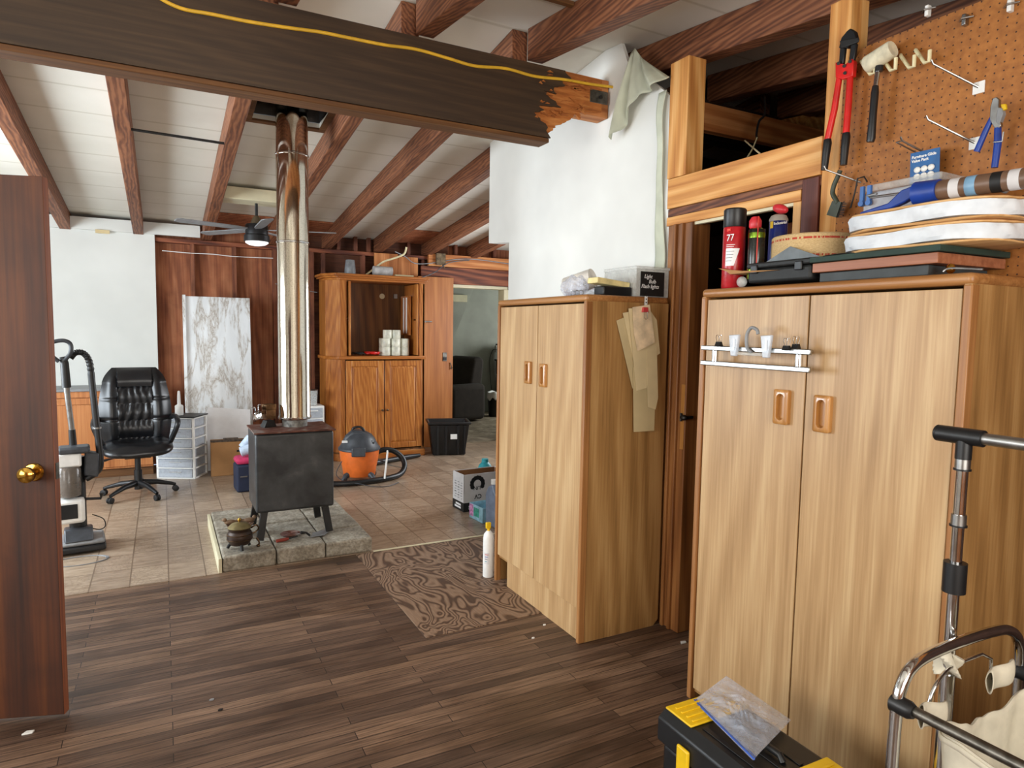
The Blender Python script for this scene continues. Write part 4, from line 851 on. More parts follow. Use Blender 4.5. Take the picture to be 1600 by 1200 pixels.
for (x, y, lab) in ((1453, 16, 'white and steel hook at the top edge of the pegboard'), (1511, 30, 'small steel cross hook near the top of the pegboard'), (1582, 8, 'white tag plate hook in the upper right corner')):
    h_ = thing('small_hook', lab, 'hook', tuple(tg(x, y, 0))); MB().box(-.02, -.0005, -.006, .006, -.022, .012).build('plate', WHITE if x != 1511 else STEEL, h_, bev=.002); MB().loft([(-.004, .02, 0), (-.03, 0, -.004), (-.004, -.02, 0)], .003, 8).build('wire', STEEL, h_)
# blister pack
bp = thing('blister_pack', 'blue hanging card of white furniture glides', 'blister pack', tuple(tg(1445, 265, .05))); O = bp.location.copy()
q = [tg(x, y, .05)-O for x, y in ((1423, 240), (1469, 230), (1467, 300), (1421, 308))]
MB().prism([(p_.y, p_.z) for p_ in q], 'X', -.001, .001).build('card', plain('card_blue', (34, 92, 150), .4), bp)
yc, zc = (q[0].y+q[2].y)/2, (q[0].z+q[2].z)/2
text('lettering', 'Furniture Glide\nValue Pack', .0125, basis((0, -1, 0), (0, 0, 1), (-.0018, q[0].y-.006, q[0].z-.020)), WINK, bp, bold=.0003)
for r0 in range(3):
    for c0 in range(3): MB().ell((-.004, yc+.022-.022*c0, zc+.012-.022*r0), .006, .011, .010, n=16, m=8).build('glide', WHITE, bp)
# locking pliers-like clamp tool with blue grips, and the grey clip
pr_ = thing('hand_clamp', 'blue-handled steel clamp tool hanging on the pegboard right side', 'pliers', tuple(tg(1555, 185, .06))); O = pr_.location.copy()
def pf(px, off, th, nm, mat, bev=.002):
    q = [tg(x, y, off)-O for x, y in px]; return MB().prism([(p_.y, p_.z) for p_ in q], 'X', -th/2, th/2).build(nm, mat, pr_, bev=bev)
pf([(1553, 154), (1559, 152), (1563, 156), (1562, 178), (1566, 196), (1562, 202), (1555, 200), (1548, 188), (1549, 168)], .06, .014, 'steel_head', STEEL)
pf([(1561, 168), (1568, 170), (1570, 178), (1563, 196), (1558, 190)], .06, .018, 'cam', GREY); pf([(1563, 163), (1571, 162), (1572, 170), (1566, 173)], .065, .01, 'yellow_button', YELLOW)
MB().loft([tg(1550, 184, .06)-O, tg(1540, 205, .06)-O, tg(1526, 237, .06)-O], [.007, .0085, .009], 12).build('grip', BLUE, pr_)
MB().loft([tg(1559, 200, .06)-O, tg(1559, 225, .06)-O, tg(1554, 262, .06)-O], [.009, .010, .009], 12).build('grip', BLUE, pr_)
MB().loft([tg(1552, 222, .08)-O, tg(1566, 221, .08)-O, tg(1568, 206, .08)-O], .0022, 8).build('guard', STEEL, pr_)
gc = thing('spring_clamp', 'grey spring clamp with orange tips above the caulking gun', 'clamp', tuple(tg(1565, 290, .05))); O = gc.location.copy()
pf2 = lambda px, nm, mat: MB().prism([((tg(x, y, .05)-O).y, (tg(x, y, .05)-O).z) for x, y in px], 'X', -.008, .008).build(nm, mat, gc, bev=.003)
pf2([(1549, 278), (1553, 275), (1561, 290), (1572, 288), (1576, 278), (1578, 268), (1583, 265), (1583, 285), (1577, 297), (1570, 303), (1560, 298)], 'body', GREY)
pf2([(1554, 275), (1560, 274), (1563, 283), (1560, 286)], 'jaw_pad', plain('orange_pad', (210, 150, 70), .5))
# wire brush hanging from the hook at the post
wb = thing('wire_brush', 'grey-green handled wire brush hanging under the bolt cutters', 'brush', tuple(tg(1310, 300, .05))); O = wb.location.copy()
MB().loft(spline([tg(x, y, .05)-O for x, y in ((1313, 266), (1309, 276), (1303, 290), (1301, 302), (1306, 312), (1309, 318))], 4), .0085, 10).build('handle', plain('olive_plastic', (62, 70, 56), .5), wb)
q = [tg(x, y, .05)-O for x, y in ((1302, 314), (1316, 316), (1308, 340), (1293, 336))]; MB().prism([(p_.y, p_.z) for p_ in q], 'X', -.006, .006).build('head', plain('olive_plastic', (62, 70, 56), .5), wb)
br_ = MB()
for i in range(60):
    t_ = random.random(); s_ = random.random(); p0 = q[1].lerp(q[2], t_).lerp(q[0].lerp(q[3], t_), s_*.8); br_.bar(p0, p0+Vector((-.004, -.022-.006*random.random(), -.006)), .0014, .0014)
br_.build('bristles', BLACKIRON, wb, smooth=False)['kind'] = 'stuff'
bh = thing('bent_black_hook', 'bent black wire hanger left of the latch box', 'hook', tuple(tg(1345, 285, .02))); O = bh.location.copy()
MB().loft([tg(*a)-O for a in ((1355, 284, .02), (1350, 276, .02), (1340, 279, .03), (1336, 300, .03), (1329, 325, .03))], .003, 8).build('wire', BLACK, bh)

# ================================================================== LAUNDRY RACK, TOOLBOX (NEAR RIGHT)
lr = thing('laundry_rack', 'chrome laundry sorter frame with hanging bar at the lower right', 'laundry rack', (1.58, .80, 0))
def R3(x, y, z): return Vector((x-1.58, y-.80, z))
MB().loft([R3(1.60, .83, 0.03), R3(1.60, .83, .72)], .016, 20).build('lower_pole', CHROME, lr)
MB().loft([R3(1.60, .83, .70), R3(1.60, .83, 1.24)], .0125, 20).build('upper_pole', CHROME, lr)
MB().loft([R3(1.60, .83, .915), R3(1.60, .83, .985)], .024, 20).build('clamp', BLACK, lr)
for z in (1.085, 1.215): MB().loft([R3(1.60, .83, z-.012), R3(1.60, .83, z+.012)], .0155, 20).build('sleeve', STEEL, lr); MB().loft([R3(1.60, .83, z-.016), R3(1.60, .83, z-.012)], .018, 16).build('o_ring', BLACK, lr)
MB().loft([R3(1.60, .885, 1.277), R3(1.60, .79, 1.277)], .019, 20).loft([R3(1.60, .83, 1.225), R3(1.60, .83, 1.277)], .0165, 20).ell(R3(1.60, .888, 1.277), .019, .008, .019).build('corner_fitting', BLACK, lr)
MB().loft([R3(1.60, .80, 1.277), R3(1.60, .10, 1.277)], .0135, 20).build('hanging_bar', STEEL, lr)
lp = spline([R3(1.352, .80, .03), R3(1.355, .80, .50), R3(1.358, .80, .70), R3(1.372, .80, .762), R3(1.405, .80, .795), R3(1.47, .80, .808), R3(1.60, .80, .812), R3(1.72, .80, .808), R3(1.79, .80, .797), R3(1.838, .80, .765), R3(1.856, .80, .70), R3(1.858, .80, .5), R3(1.858, .80, .03)], 8)
MB().loft(lp, .0125, 16).build('end_hoop', CHROME, lr)
MB().loft([R3(1.366, .79, .722), R3(1.37, .08, .722)], .0115, 16).build('side_rail', DIRTYSTEEL, lr); MB().loft([R3(1.852, .79, .68), R3(1.85, .10, .68)], .0115, 16).build('side_rail', DIRTYSTEEL, lr)
for x, z in ((1.362, .722), (1.855, .68)): MB().loft([R3(x, .815, z), R3(x, .81, z), R3(x, .775, z), R3(x, .765, z)], [.012, .020, .019, .014], 18).build('joint', BLACK, lr)
MB().loft(spline([R3(1.455, .79, .69), R3(1.465, .79, .72), R3(1.485, .79, .745), R3(1.53, .80, .752), R3(1.575, .81, .75)], 4), .004, 10).loft([R3(1.625, .81, .752), R3(1.68, .80, .762), R3(1.70, .79, .75), R3(1.705, .79, .70)], .004, 10).build('bag_wire', CHROME, lr)
MB().grid(lambda u, v: R3(1.60, .83, .745)+Vector(((.020+.010*math.sin(u*19+v*5))*math.cos(u*2*PI), (.020+.010*math.sin(u*19+v*5))*math.sin(u*2*PI), .045*(v-.5)+.008*math.sin(u*13))), 30, 6).build('tied_cloth', CANVAS, lr, solid=.002)
MB().loft([R3(1.355, .80, .05), R3(1.36, .10, .05)], .0115, 16).loft([R3(1.858, .80, .05), R3(1.85, .10, .05)], .0115, 16).loft([R3(1.36, .10, .05), R3(1.85, .10, .05)], .0115, 16).build('base_frame', CHROME, lr)
bg = thing('laundry_bag', 'natural canvas laundry bag hung inside the chrome rack', 'laundry bag', (1.61, .44, .12))
def bagf(u, v):
    a = u*2*PI; ca, sa = math.cos(a), math.sin(a); q_ = (abs(ca)**6+abs(sa)**6)**(-1/6); k = .92+.08*v
    dip = .035*(math.cos(2*a)**2 if abs(math.sin(2*a)) < .98 else 0)
    return Vector((.215*k*q_*ca+.007*math.sin(a*13+v*6), .315*k*q_*sa+.007*math.cos(a*9+v*5), .56*v-dip*v*v+.003*math.sin(a*24)*v))
MB().grid(bagf, 160, 30).build('bag', CANVAS, bg, solid=.003)
MB().grid(lambda u, v: bagf(u, .985)*1.0+Vector((0, 0, -.012*v+.004))+Vector((bagf(u, .98).x*.012, bagf(u, .98).y*.012, 0)), 160, 2).build('hem', CANVAS, bg, solid=.004)
MB().box(-.19, .19, -.28, .28, 0, .004).build('bag_bottom', CANVAS, bg)
def loop_(x0, x1, y, z): MB().grid(lambda u, v: Vector((x0+(x1-x0)*u+.004*math.sin(v*9), y+.009*math.cos(v*2*PI)+.006*math.sin(u*6), z+.026*math.sin(v*2*PI)-.012*u*(1 if x0 < 0 else -1))), 8, 20).build('loop', CANVAS, bg, solid=.002)
loop_(-.205, -.12, .335, .575); loop_(.06, .15, .335, .585)
# toolbox
tb = thing('toolbox', 'black and yellow plastic toolbox on the floor by the near wardrobe', 'toolbox', (1.318, 1.50, 0), -.02)
B(.012, .268, -.50, -.012, .0, .25).build('body', BLACK, tb, bev=.015)
lm = MB(); lm.prism([(0, .252), (.28, .252), (.28, .325), (.255, .35), (.03, .35), (0, .325)], 'Y', -.52, 0); lm.build('lid', BLACK, tb, bev=.006)
for y0, y1 in ((-.125, -.012), (-.51, -.39)):
    tr_ = B(.02, .262, y0, y1, .351, .358).build('organiser_lid', YELLOW, tb, bev=.003)
    for k in range(4): B(.04, .245, y0+.012+.024*k, y0+.020+.024*k, .358, .3615).build('rib', YELLOW, tr_, bev=.001)
for k in range(3): B(.05+.06*k, .065+.06*k, -.38, -.14, .351, .3535).build('groove_rib', BLACK, tb, bev=.001)
for y0 in (-.15, -.44): B(-.012, .0, y0, y0+.05, .215, .30).build('latch', YELLOW, tb, bev=.006)
hdl = MB().loft([(.14, -.17, .352), (.14, -.18, .366), (.14, -.34, .366), (.14, -.35, .352)], .010, 10).build('handle', BLACK, tb)
# crumpled zip bag
zb = thing('zip_bag', 'crumpled clear zip bag with a blue seal lying on the toolbox', 'zip bag', (1.50, 1.33, .375))
zc_ = [at('X', 1083, 1095, 1.44), at('Z', 1176, 1188, .39), at('X', 1236, 1125, 1.62), at('X', 1135, 1056, 1.60)]
og = zb.location.copy(); zc_ = [p_-og for p_ in zc_]
def zf(u, v, s):
    p_ = (zc_[0]*(1-u)+zc_[1]*u)*(1-v)+(zc_[3]*(1-u)+zc_[2]*u)*v; e_ = math.sin(PI*u)*math.sin(PI*v)
    n_ = Vector((-.5, -.3, .8)).normalized(); return p_+n_*(s*(.022*e_)+.006*math.sin(u*17+v*9)*e_+.006*math.sin(v*23-u*8)*e_+.005*abs(math.sin(u*31+3*math.sin(v*13)))*e_+.005*abs(math.sin(v*37+4*math.sin(u*11)))*e_)
MB().grid(lambda u, v: zf(u, v, 1), 48, 48).grid(lambda u, v: zf(u, v, -1), 48, 48).build('film', BAGM, zb)
MB().loft([zf(u/16, .03, 0) for u in range(17)], .0035, 8).build('seal', plain('seal_blue', (50, 90, 180), .4), zb)
MB().loft([zf(u/16, .07, 0) for u in range(17)], .0015, 6).build('seal', plain('seal_blue', (50, 90, 180), .4), zb)

# ================================================================== FAR LEFT: CABINET, CHAIR, VACUUM, DRAWERS
cbn = thing('base_cabinet', 'long low maple cabinet under the far drywall', 'cabinet', (-1.85, 7.42, 0))
B(0, 1.74, .02, .42, .09, .855).build('carcass', CABW, cbn); B(0, 1.74, .05, .42, 0, .09).build('plinth', BROWNEDGE, cbn)
B(-.02, 1.76, -.02, .43, .856, .882).build('worktop', GREY, cbn, bev=.004)
B(0, 1.74, -.002, .02, .80, .855).build('top_rail', CABW, cbn)
for k in range(4):
    x0 = .015+k*.435
    d = MB(); a, b, z0, z1 = x0, x0+.42, .20, .79
    for q in ((a, a+.055, z0, z1), (b-.055, b, z0, z1), (a+.055, b-.055, z0, z0+.06), (a+.055, b-.055, z1-.06, z1)): d.box(q[0], q[1], 0, .02, q[2], q[3])
    o = d.build('door', CABW, cbn, bev=.003); B(a+.05, b-.05, .012, .02, z0+.05, z1-.05).build('panel', CABW, o)
    kx = b-.03 if k % 2 == 0 else a+.03
    MB().lathe([(.006, 0), (.006, .012), (.016, .018), (.017, .026), (.004, .03)], n=20, c=(kx, 0, .50), M=Matrix.Rotation(PI/2, 4, 'X')).build('knob', STEEL, o)
    B(x0, x0+.42, 0, .02, .11, .185).build('drawer_front', CABW, cbn, bev=.003)
# office chair
ch = thing('office_chair', 'black leather high-back office chair on five castors', 'office chair', (-.215, 6.56, .003), .06)
for k in range(5):
    a = 2*PI*k/5-PI/2+.45; ca, sa = math.cos(a), math.sin(a)
    l_ = MB().loft([(.03*ca, .03*sa, .115), (.15*ca, .15*sa, .105), (.26*ca, .26*sa, .075), (.295*ca, .295*sa, .062)], [.028, .022, .016, .014], 12).build('leg', BLACK, ch)
    px_, py_ = -sa, ca
    MB().lathe([(.018, -.022), (.026, -.018), (.026, -.004), (.015, -.002), (.015, .002), (.026, .004), (.026, .018), (.018, .022)], n=24, c=(.295*ca, .295*sa, .0265), M=Matrix.Rotation(a, 4, 'Z') @ Matrix.Rotation(PI/2, 4, 'X')).build('castor', BLACKRUB, l_)
MB().cyl((0, 0, .06), (0, 0, .23), .032).cyl((0, 0, .22), (0, 0, .36), .024).build('gas_column', BLACK, ch)
B(-.10, .10, -.10, .12, .345, .375).build('mechanism', BLACKIRON, ch, bev=.005); 
MB().loft([(-.10, 0, .36), (-.20, -.02, .345), (-.25, -.02, .335)], [.005, .005, .012], 8).build('lever', BLACK, ch)
def seatf(u, v, top):
    a = u*2*PI; ca, sa = math.cos(a), math.sin(a); q_ = (abs(ca)**4+abs(sa)**4)**(-.25); r = math.sin(v*PI/2)
    x, y = .275*r*q_*ca, .26*r*q_*sa
    z = (.055*(1-r**6)**.5+.006*math.sin(x*24)*math.cos(y*20)-.03*math.exp(-((x/.12)**2+(y/.14)**2))*.6) if top else -.060*(1-r**4)**.5
    z -= .03*max(0, -y/.26)**3
    return Vector((x, y-.01, .435+z))
MB().grid(lambda u, v: seatf(u, v, True), 72, 20).grid(lambda u, v: seatf(u, v, False), 72, 20).build('seat', LEATHER, ch)
# backrest: tall curved pad with headrest roll and pillow channels
def backf(u, v, front):
    z = v; w = .25+.035*math.sin(min(1, z*1.25)*PI)-.045*max(0, z-.82)/.18
    if z > .86: w *= (1-((z-.86)/.14)**2*.16)
    x = (u*2-1)*w; e_ = (1-abs(u*2-1)**5)*(1-abs(v*2-1)**10)
    ctr = abs(x) < .135
    puff = .045
    if front:
        if ctr:
            if z > .76: puff = .075+.022*math.sin((z-.76)/.24*PI)
            else:
                cyc = ((z-.10)/.22) % 1; puff = .058+.016*math.sin(cyc*PI)+.0035*math.sin(x*150+.8*math.sin(z*30))*math.exp(-((cyc-.9)*4)**2)+.0035*math.sin(x*105+2*math.sin(z*9+x*8))*(1 if .32 < z < .76 else .2)
        else:
            puff = .066+.020*math.sin((abs(x)-.135)/.10*PI)-.010*math.exp(-((z-.34)/.02)**2)-.010*math.exp(-((z-.60)/.02)**2)
        y = -puff*e_-.01
    else: y = .035*e_
    zz = .43+z*.68
    return Vector((x, .20+.10*z*1.0-.03*math.sin(z*PI)+y-.015*(x/.25)**2*2, zz))
MB().grid(lambda u, v: backf(u, v, True), 96, 110).grid(lambda u, v: backf(u, v, False), 40, 40).build('backrest', LEATHER, ch)
for s in (-1, 1):
    MB().loft(spline([(s*.21, .22, .62), (s*.30, .14, .67), (s*.315, -.02, .665), (s*.31, -.10, .62), (s*.27, -.04, .50), (s*.22, 0, .40), (s*.15, 0, .37)], 6), [.022]*37, 12).build('armrest', BLACK, ch)
# upright vacuum
vc = thing('upright_vacuum', 'upright vacuum cleaner with black hose beside the door leaf', 'vacuum cleaner', (-.50, 5.12, .003), .1)
B(-.16, .13, -.13, .16, .012, .055).build('base', BLACK, vc, bev=.012); B(-.15, .125, -.12, .13, .055, .085).build('base_cover', GREY, vc, bev=.014)
MB().prism([(-.12, .084), (.10, .084), (.06, .15), (-.06, .16)], 'X', -.10, .06).build('neck', DGREY, vc, bev=.01)
MB().loft([(-.02, .02, .12), (-.025, .03, .62)], [.05, .055], 18).build('spine', BLACK, vc)
B(-.13, .02, -.09, .05, .20, .36).build('motor_housing', WHITE, vc, bev=.02); B(-.125, -.02, -.095, -.088, .235, .33).build('grille', BLACK, vc, bev=.01)
MB().lathe([(.05, 0), (.068, .01), (.072, .18), (.06, .20)], n=32, c=(-.065, -.03, .37)).build('dust_cup', SMOKE, vc)
B(-.12, .01, -.08, .04, .57, .66).build('filter_housing', WHITE, vc, bev=.012); B(-.115, .06, -.09, .05, .655, .70).build('carry_handle', DGREY, vc, bev=.014)
MB().prism([(.02, .50), (.10, .48), (.11, .64), (.03, .66)], 'Y', -.03, .05).build('hose_cradle', DGREY, vc, bev=.01)
MB().loft([(-.03, .04, .62), (-.036, .04, .80)], [.024, .020], 16).build('lower_tube', BLACK, vc); MB().loft([(-.036, .04, .80), (-.060, .02, 1.13)], .0165, 18).build('wand', STEEL, vc)
MB().loft([(-.056, .02, 1.08), (-.062, .02, 1.24), (-.07, .02, 1.28)], [.026, .024, .02], 14).build('grip_base', BLACK, vc)
hp = spline([(-.07, .01, 1.25), (-.03, .0, 1.30), (-.025, .0, 1.36), (-.06, .0, 1.385), (-.12, .0, 1.375), (-.155, .0, 1.34), (-.13, .0, 1.29), (-.09, .0, 1.25)], 6)
MB().loft(hp, .013, 12).build('loop_handle', DGREY, vc)
hz_ = MB(); hs = spline([(-.03, .03, 1.27), (.0, .03, 1.305), (.045, .03, 1.30), (.075, .02, 1.24), (.085, .02, 1.10), (.10, .01, .85), (.115, .0, .62), (.11, .0, .54), (.08, .0, .50), (.03, .0, .47)], 14)
hz_.loft(hs, [.0195+.002*math.sin(i*1.9) if i < 50 else .0205 for i in range(len(hs))], 14).build('hose', BLACK, vc)
MB().lathe([(.022, 0), (.025, .002), (.025, .012), (.022, .014)], n=20, c=(.104, .006, .80)).build('hose_ring', STEEL, vc)
MB().loft([(.0, .0, .34), (.11, -.02, .335), (.115, -.02, .37)], [.009, .009, .014], 10).build('cord_hook', BLACK, vc)
MB().loft(spline([(.06, .03, .22), (.12, .0, .19), (.13, -.04, .15), (.10, -.04, .13), (.05, -.02, .14)], 6), .0035, 8).build('tube', BLACK, vc)
crd = [(-.50+.15*math.cos(a)*(1+.1*i/40)+.0, 4.86+.09*math.sin(a), .006) for i, a in enumerate([k*2*PI/20 for k in range(44)])]
tag(MB().loft(crd, .0032, 6).build('power_cord', GREY), 'grey cord coiled on the vinyl floor in front of the vacuum', 'cord')
# plastic drawer tower
dw = thing('drawer_tower', 'white plastic drawer tower with clear fronts beside the office chair', 'drawers', (-.08, 7.23, .003), math.atan2(-.18, .33))
DW, DD, DH = .376, .27, .60
fr = MB()
for x in (0, DW-.02): fr.box(x, x+.02, 0, .02, 0, DH); fr.box(x, x+.02, DD-.02, DD, 0, DH)
n_ = 6
for k in range(n_+1): fr.box(0, DW, 0, DD, k*(DH-.012)/n_, k*(DH-.012)/n_+.012)
fr.build('frame', WHITE, dw, bev=.002)
for k in range(n_):
    z0 = .014+k*(DH-.012)/n_; o = B(.022, DW-.022, -.008, DD-.01, z0, z0+.082).build('drawer', CLEARB, dw, bev=.004); B(.13, .25, -.018, -.008, z0+.05, z0+.06).build('pull', CLEARP, o, bev=.002)
    B(.05, .32, .03, DD-.04, z0+.003, z0+.025+.02*(k % 2)).build('contents', plain('mixed_contents', (196, 200, 208), .7, 0, .3, 30), o)
B(-.01, DW+.01, -.01, DD+.01, DH+.001, DH+.014).build('tray', BLACK, dw, bev=.004)
sb = thing('spray_bottle', 'white glue bottle on the black tray of the drawer tower', 'bottle', (.13, 7.20, .62))
MB().lathe([(.035, 0), (.038, .004), (.038, .09), (.030, .10), (.016, .105), (.014, .19), (.010, .235), (.003, .24)], n=24).build('bottle', WHITE, sb)
o = tag(MB().lathe([(.05, 0), (.06, .004), (.06, .012), (.02, .014)], n=30).build('tape_roll', STEEL), 'flat grey tape roll on the drawer tower tray', 'roll'); o.location = (.03, 7.22, .620)
# marble sheet leaning on the studs
ms = thing('marble_panel', 'tall white marble-look panel leaning against the studs', 'panel', (.19, 7.44, .003)); ms.rotation_euler = (-.085, 0, .0)
B(.03, .645, 0, .02, 0, 1.80).build('sheet', MARBLE, ms, bev=.002); B(0, .03, -.03, .02, 0, 1.81).build('edge_flange', MARBLE, ms, bev=.003)
o = tag(MB().prism([(.30, .0), (.80, .0), (.80, .62), (.40, .66), (.33, .50)], 'Y', 0, .004).build('white_sheet', WINK), 'plain white sheet of card in front of the marble panel', 'sheet'); o.location = (0, 7.395, .005)
cbx = thing('cardboard_box', 'open brown cardboard box low in front of the marble panel', 'cardboard box', (.395, 7.10, .003), -.05)
m_ = MB()
for a in ((0, .42, 0, .006), (0, .42, .20, .206), (0, .006, 0, .206), (.414, .42, 0, .206)): m_.box(a[0], a[1], a[2], a[3], 0, .34)
m_.box(0, .42, 0, .206, 0, .006); m_.build('walls', CARD, cbx); B(.24, .38, -.001, 0, .235, .255).build('faded_print', INK, cbx)
MB().box(.0, .2, .05, .12, .30, .345).box(.12, .26, .08, .15, .31, .36).box(.24, .38, .05, .1, .3, .35).build('scraps', plain('scrap_mix', (90, 76, 64), .8, 0, .5, 40), cbx)
tb2 = thing('tote_bag', 'navy and pink soft tote beside the stove', 'bag', (.56, 6.30, .003), .05)
B(0, .26, 0, .22, 0, .25).build('body', plain('navy_fabric', (26, 34, 58), .8), tb2, bev=.02, seg=3); B(.0, .26, 0, .22, .252, .31).build('top_panel', plain('pink_fabric', (190, 46, 92), .8), tb2, bev=.03, seg=3)
MB().box(.03, .09, -.006, 0, .14, .15).build('zip_pull', STEEL, tb2)
o = thing('rolled_cloth', 'pale rolled cloth stuffed on top of the navy tote', 'cloth', (.60, 6.38, .36))
MB().lathe([(.02, 0), (.045, .004), (.045, .12), (.02, .124)], n=24, M=Matrix.Rotation(PI/2-.3, 4, 'Y')).build('cloth', plain('pale_blue_cloth', (190, 206, 226), .8), o); MB().lathe([(.02, 0), (.035, .004), (.035, .12), (.02, .124)], n=24, c=(.02, .06, .03), M=Matrix.Rotation(PI/2-.9, 4, 'Y')).build('cloth', plain('pale_blue_cloth', (190, 206, 226), .8), o)
# small drawer tower right of the stovepipe with a jar
sd_ = thing('drawer_tower', 'narrow white drawer tower behind the stove to the right of the pipe', 'drawers', (1.28, 7.30, .003))
B(0, .27, .01, .25, 0, .64).build('frame', WHITE, sd_, bev=.004)
for k in range(5): q = B(.018, .252, -.004, .01, .018+k*.124, .018+k*.124+.108).build('drawer', CLEARB, sd_, bev=.003); B(.07, .20, -.012, -.004, .09+k*.124, .10+k*.124).build('pull', WHITE, q)
B(.02, .25, -.006, -.003, .40, .44).build('blue_contents', plain('blue_contents', (60, 84, 190), .6), sd_)
jr2 = thing('glass_jar', 'clear glass tumbler on the narrow white drawer tower', 'jar', (1.44, 7.40, .645)); MB().lathe([(.045, 0), (.05, .004), (.058, .16), (.060, .165), (.056, .162), (.046, .01), (.004, .008)], n=32).build('glass', GLASS, jr2); MB().lathe([(.058, .162), (.061, .165), (.061, .172), (.058, .174)], n=32).build('rim', plain('rust_rim', (70, 50, 40), .5), jr2)

# ================================================================== ARMOIRE, DOOR SLAB, BIN, SHOP VACUUM
ar = thing('armoire', 'honey oak armoire with an open upper bay and two panelled doors', 'armoire', (1.735, 7.35, .003))
AW, AD = .985, .50
def plan(o): return [(-o, -o*.4), (AW+o, -o*.4), (AW+o, AD), (-.12-o, AD), (-.12-o, .18)]
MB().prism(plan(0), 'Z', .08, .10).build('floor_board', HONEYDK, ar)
MB().prism(plan(.012), 'Z', 0, .08).build('plinth', HONEY_X, ar, bev=.004)
MB().prism(plan(.022), 'Z', 1.142, 1.180).build('waist_shelf', HONEY_X, ar, bev=.006)
MB().prism(plan(.0), 'Z', 2.02, 2.045).prism(plan(.03), 'Z', 2.045, 2.065).prism(plan(.05), 'Z', 2.065, 2.092).build('cornice', HONEY_X, ar, bev=.005)
for z0, z1 in ((.10, 1.142), (1.18, 2.02)):
    MB().prism([(0, 0), (-.12, .18), (-.105, .185), (.02, .02)], 'Z', z0, z1).build('angled_side', HONEY, ar); B(-.12, -.10, .18, AD, z0, z1).build('side', HONEY, ar); B(AW-.02, AW, .0, AD, z0, z1).build('side', HONEY, ar)
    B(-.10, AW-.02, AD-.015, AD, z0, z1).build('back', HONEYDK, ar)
    if z0 > 1: B(0, .075, 0, .02, z0, z1).build('stile', HONEY, ar, bev=.003); B(AW-.065, AW, 0, .02, z0, z1).build('stile', HONEY, ar, bev=.003)
    else: B(0, .055, 0, .02, z0, z1).build('stile', HONEY, ar, bev=.003); B(AW-.035, AW, 0, .02, z0, z1).build('stile', HONEY, ar, bev=.003)
for x0, x1, kx in ((.06, .493, .468), (.502, .945, .527)):
    z0, z1 = .115, 1.13; d = MB(); f_ = .065
    for q in ((x0, x0+f_, z0, z1), (x1-f_, x1, z0, z1), (x0+f_, x1-f_, z0, z0+f_), (x0+f_, x1-f_, z1-f_, z1)): d.box(q[0], q[1], -.018, .0, q[2], q[3])
    o = d.build('door', HONEY, ar, bev=.003)
    pn = MB(); a, b, c0, c1 = x0+f_-.005, x1-f_+.005, z0+f_-.005, z1-f_+.005; g_ = .03
    pn.add([(a, -.006, c0), (b, -.006, c0), (b, -.006, c1), (a, -.006, c1), (a+g_, -.015, c0+g_), (b-g_, -.015, c0+g_), (b-g_, -.015, c1-g_), (a+g_, -.015, c1-g_)], [(0, 1, 5, 4), (1, 2, 6, 5), (2, 3, 7, 6), (3, 0, 4, 7), (4, 5, 6, 7)])
    pn.build('raised_panel', HONEY, o, smooth=False)
    MB().lathe([(.005, 0), (.005, .012), (.013, .018), (.014, .026), (.004, .03)], n=18, c=(kx, -.018, .565), M=Matrix.Rotation(PI/2, 4, 'X')).build('knob', BRONZE, o)
for x0 in (.085, AW-.115):
    o = B(x0+.01, x0+.032, -.02, .42, 1.19, 2.01).build('pocket_door', HONEY, ar, bev=.003); MB().cyl((x0+.01, .02, 1.60), (x0-.012, .02, 1.60), .010).build('knob', BRONZE, o)
o = B(AW-.16, AW-.125, .12, .40, 1.42, 1.88).build('slot_panel', HONEY, ar)
for k in range(2): B(AW-.168, AW-.161, .16+.10*k, .185+.10*k, 1.44, 1.86).build('white_slide', WHITE, ar)
MB().cyl((.62, AD-.016, 1.88), (.62, AD-.022, 1.88), .032).build('cable_cap', CREAM, ar); B(.76, .80, AD-.05, AD-.016, 1.86, 1.91).build('hinge', STEEL, ar)
# rolls in the armoire
rp = None; WH = [(x, y, l) for l in range(2) for x, y in ((2.29, 7.46), (2.40, 7.44), (2.51, 7.45), (2.29, 7.56), (2.40, 7.56), (2.51, 7.57))]+[(2.31, 7.47, 2), (2.41, 7.46, 2)]
ROLLM = plain('tape_white', (214, 214, 196), .35)
def rolll(x, y, z, lab):
    global rp
    if rp is None:
        r0 = thing('tape_roll', lab, 'roll', (x, y, z), 0, 'pale rolls in the armoire'); MB().lathe([(.028, .002), (.050, 0), (.053, .004), (.053, .094), (.050, .098), (.028, .096), (.028, .002)], n=32).build('tape', ROLLM, r0); MB().lathe([(.026, .003), (.0275, .003), (.0275, .096), (.026, .096)], n=24).build('core', CARD, r0); rp = r0; return r0
    r0 = rp.copy(); COL.objects.link(r0); r0.location = (x, y, z); r0['label'] = lab
    for c_ in list(rp.children): d_ = c_.copy(); COL.objects.link(d_); d_.parent = r0
    return r0
nmx = {2.29: 'left', 2.40: 'middle', 2.51: 'right', 2.31: 'left', 2.41: 'right'}
for x, y, l in WH:
    rolll(x, y, 1.186+.0985*l, 'pale roll in the armoire, %s layer, %s %s' % (('bottom', 'second', 'top')[l], 'front' if y < 7.5 else 'back', nmx[x]))
cl_ = thing('cable_bundle', 'red and black cable bundle in the armoire beside the rolls', 'cables', (2.10, 7.46, 1.184))
MB().loft([(.10*math.cos(a*1.0)*(.6+.3*math.sin(a*.7))+.03, .05*math.sin(a), .018+.022*abs(math.sin(a*1.7))) for a in [i*.35 for i in range(70)]], .008, 8).build('red_cable', RED, cl_)
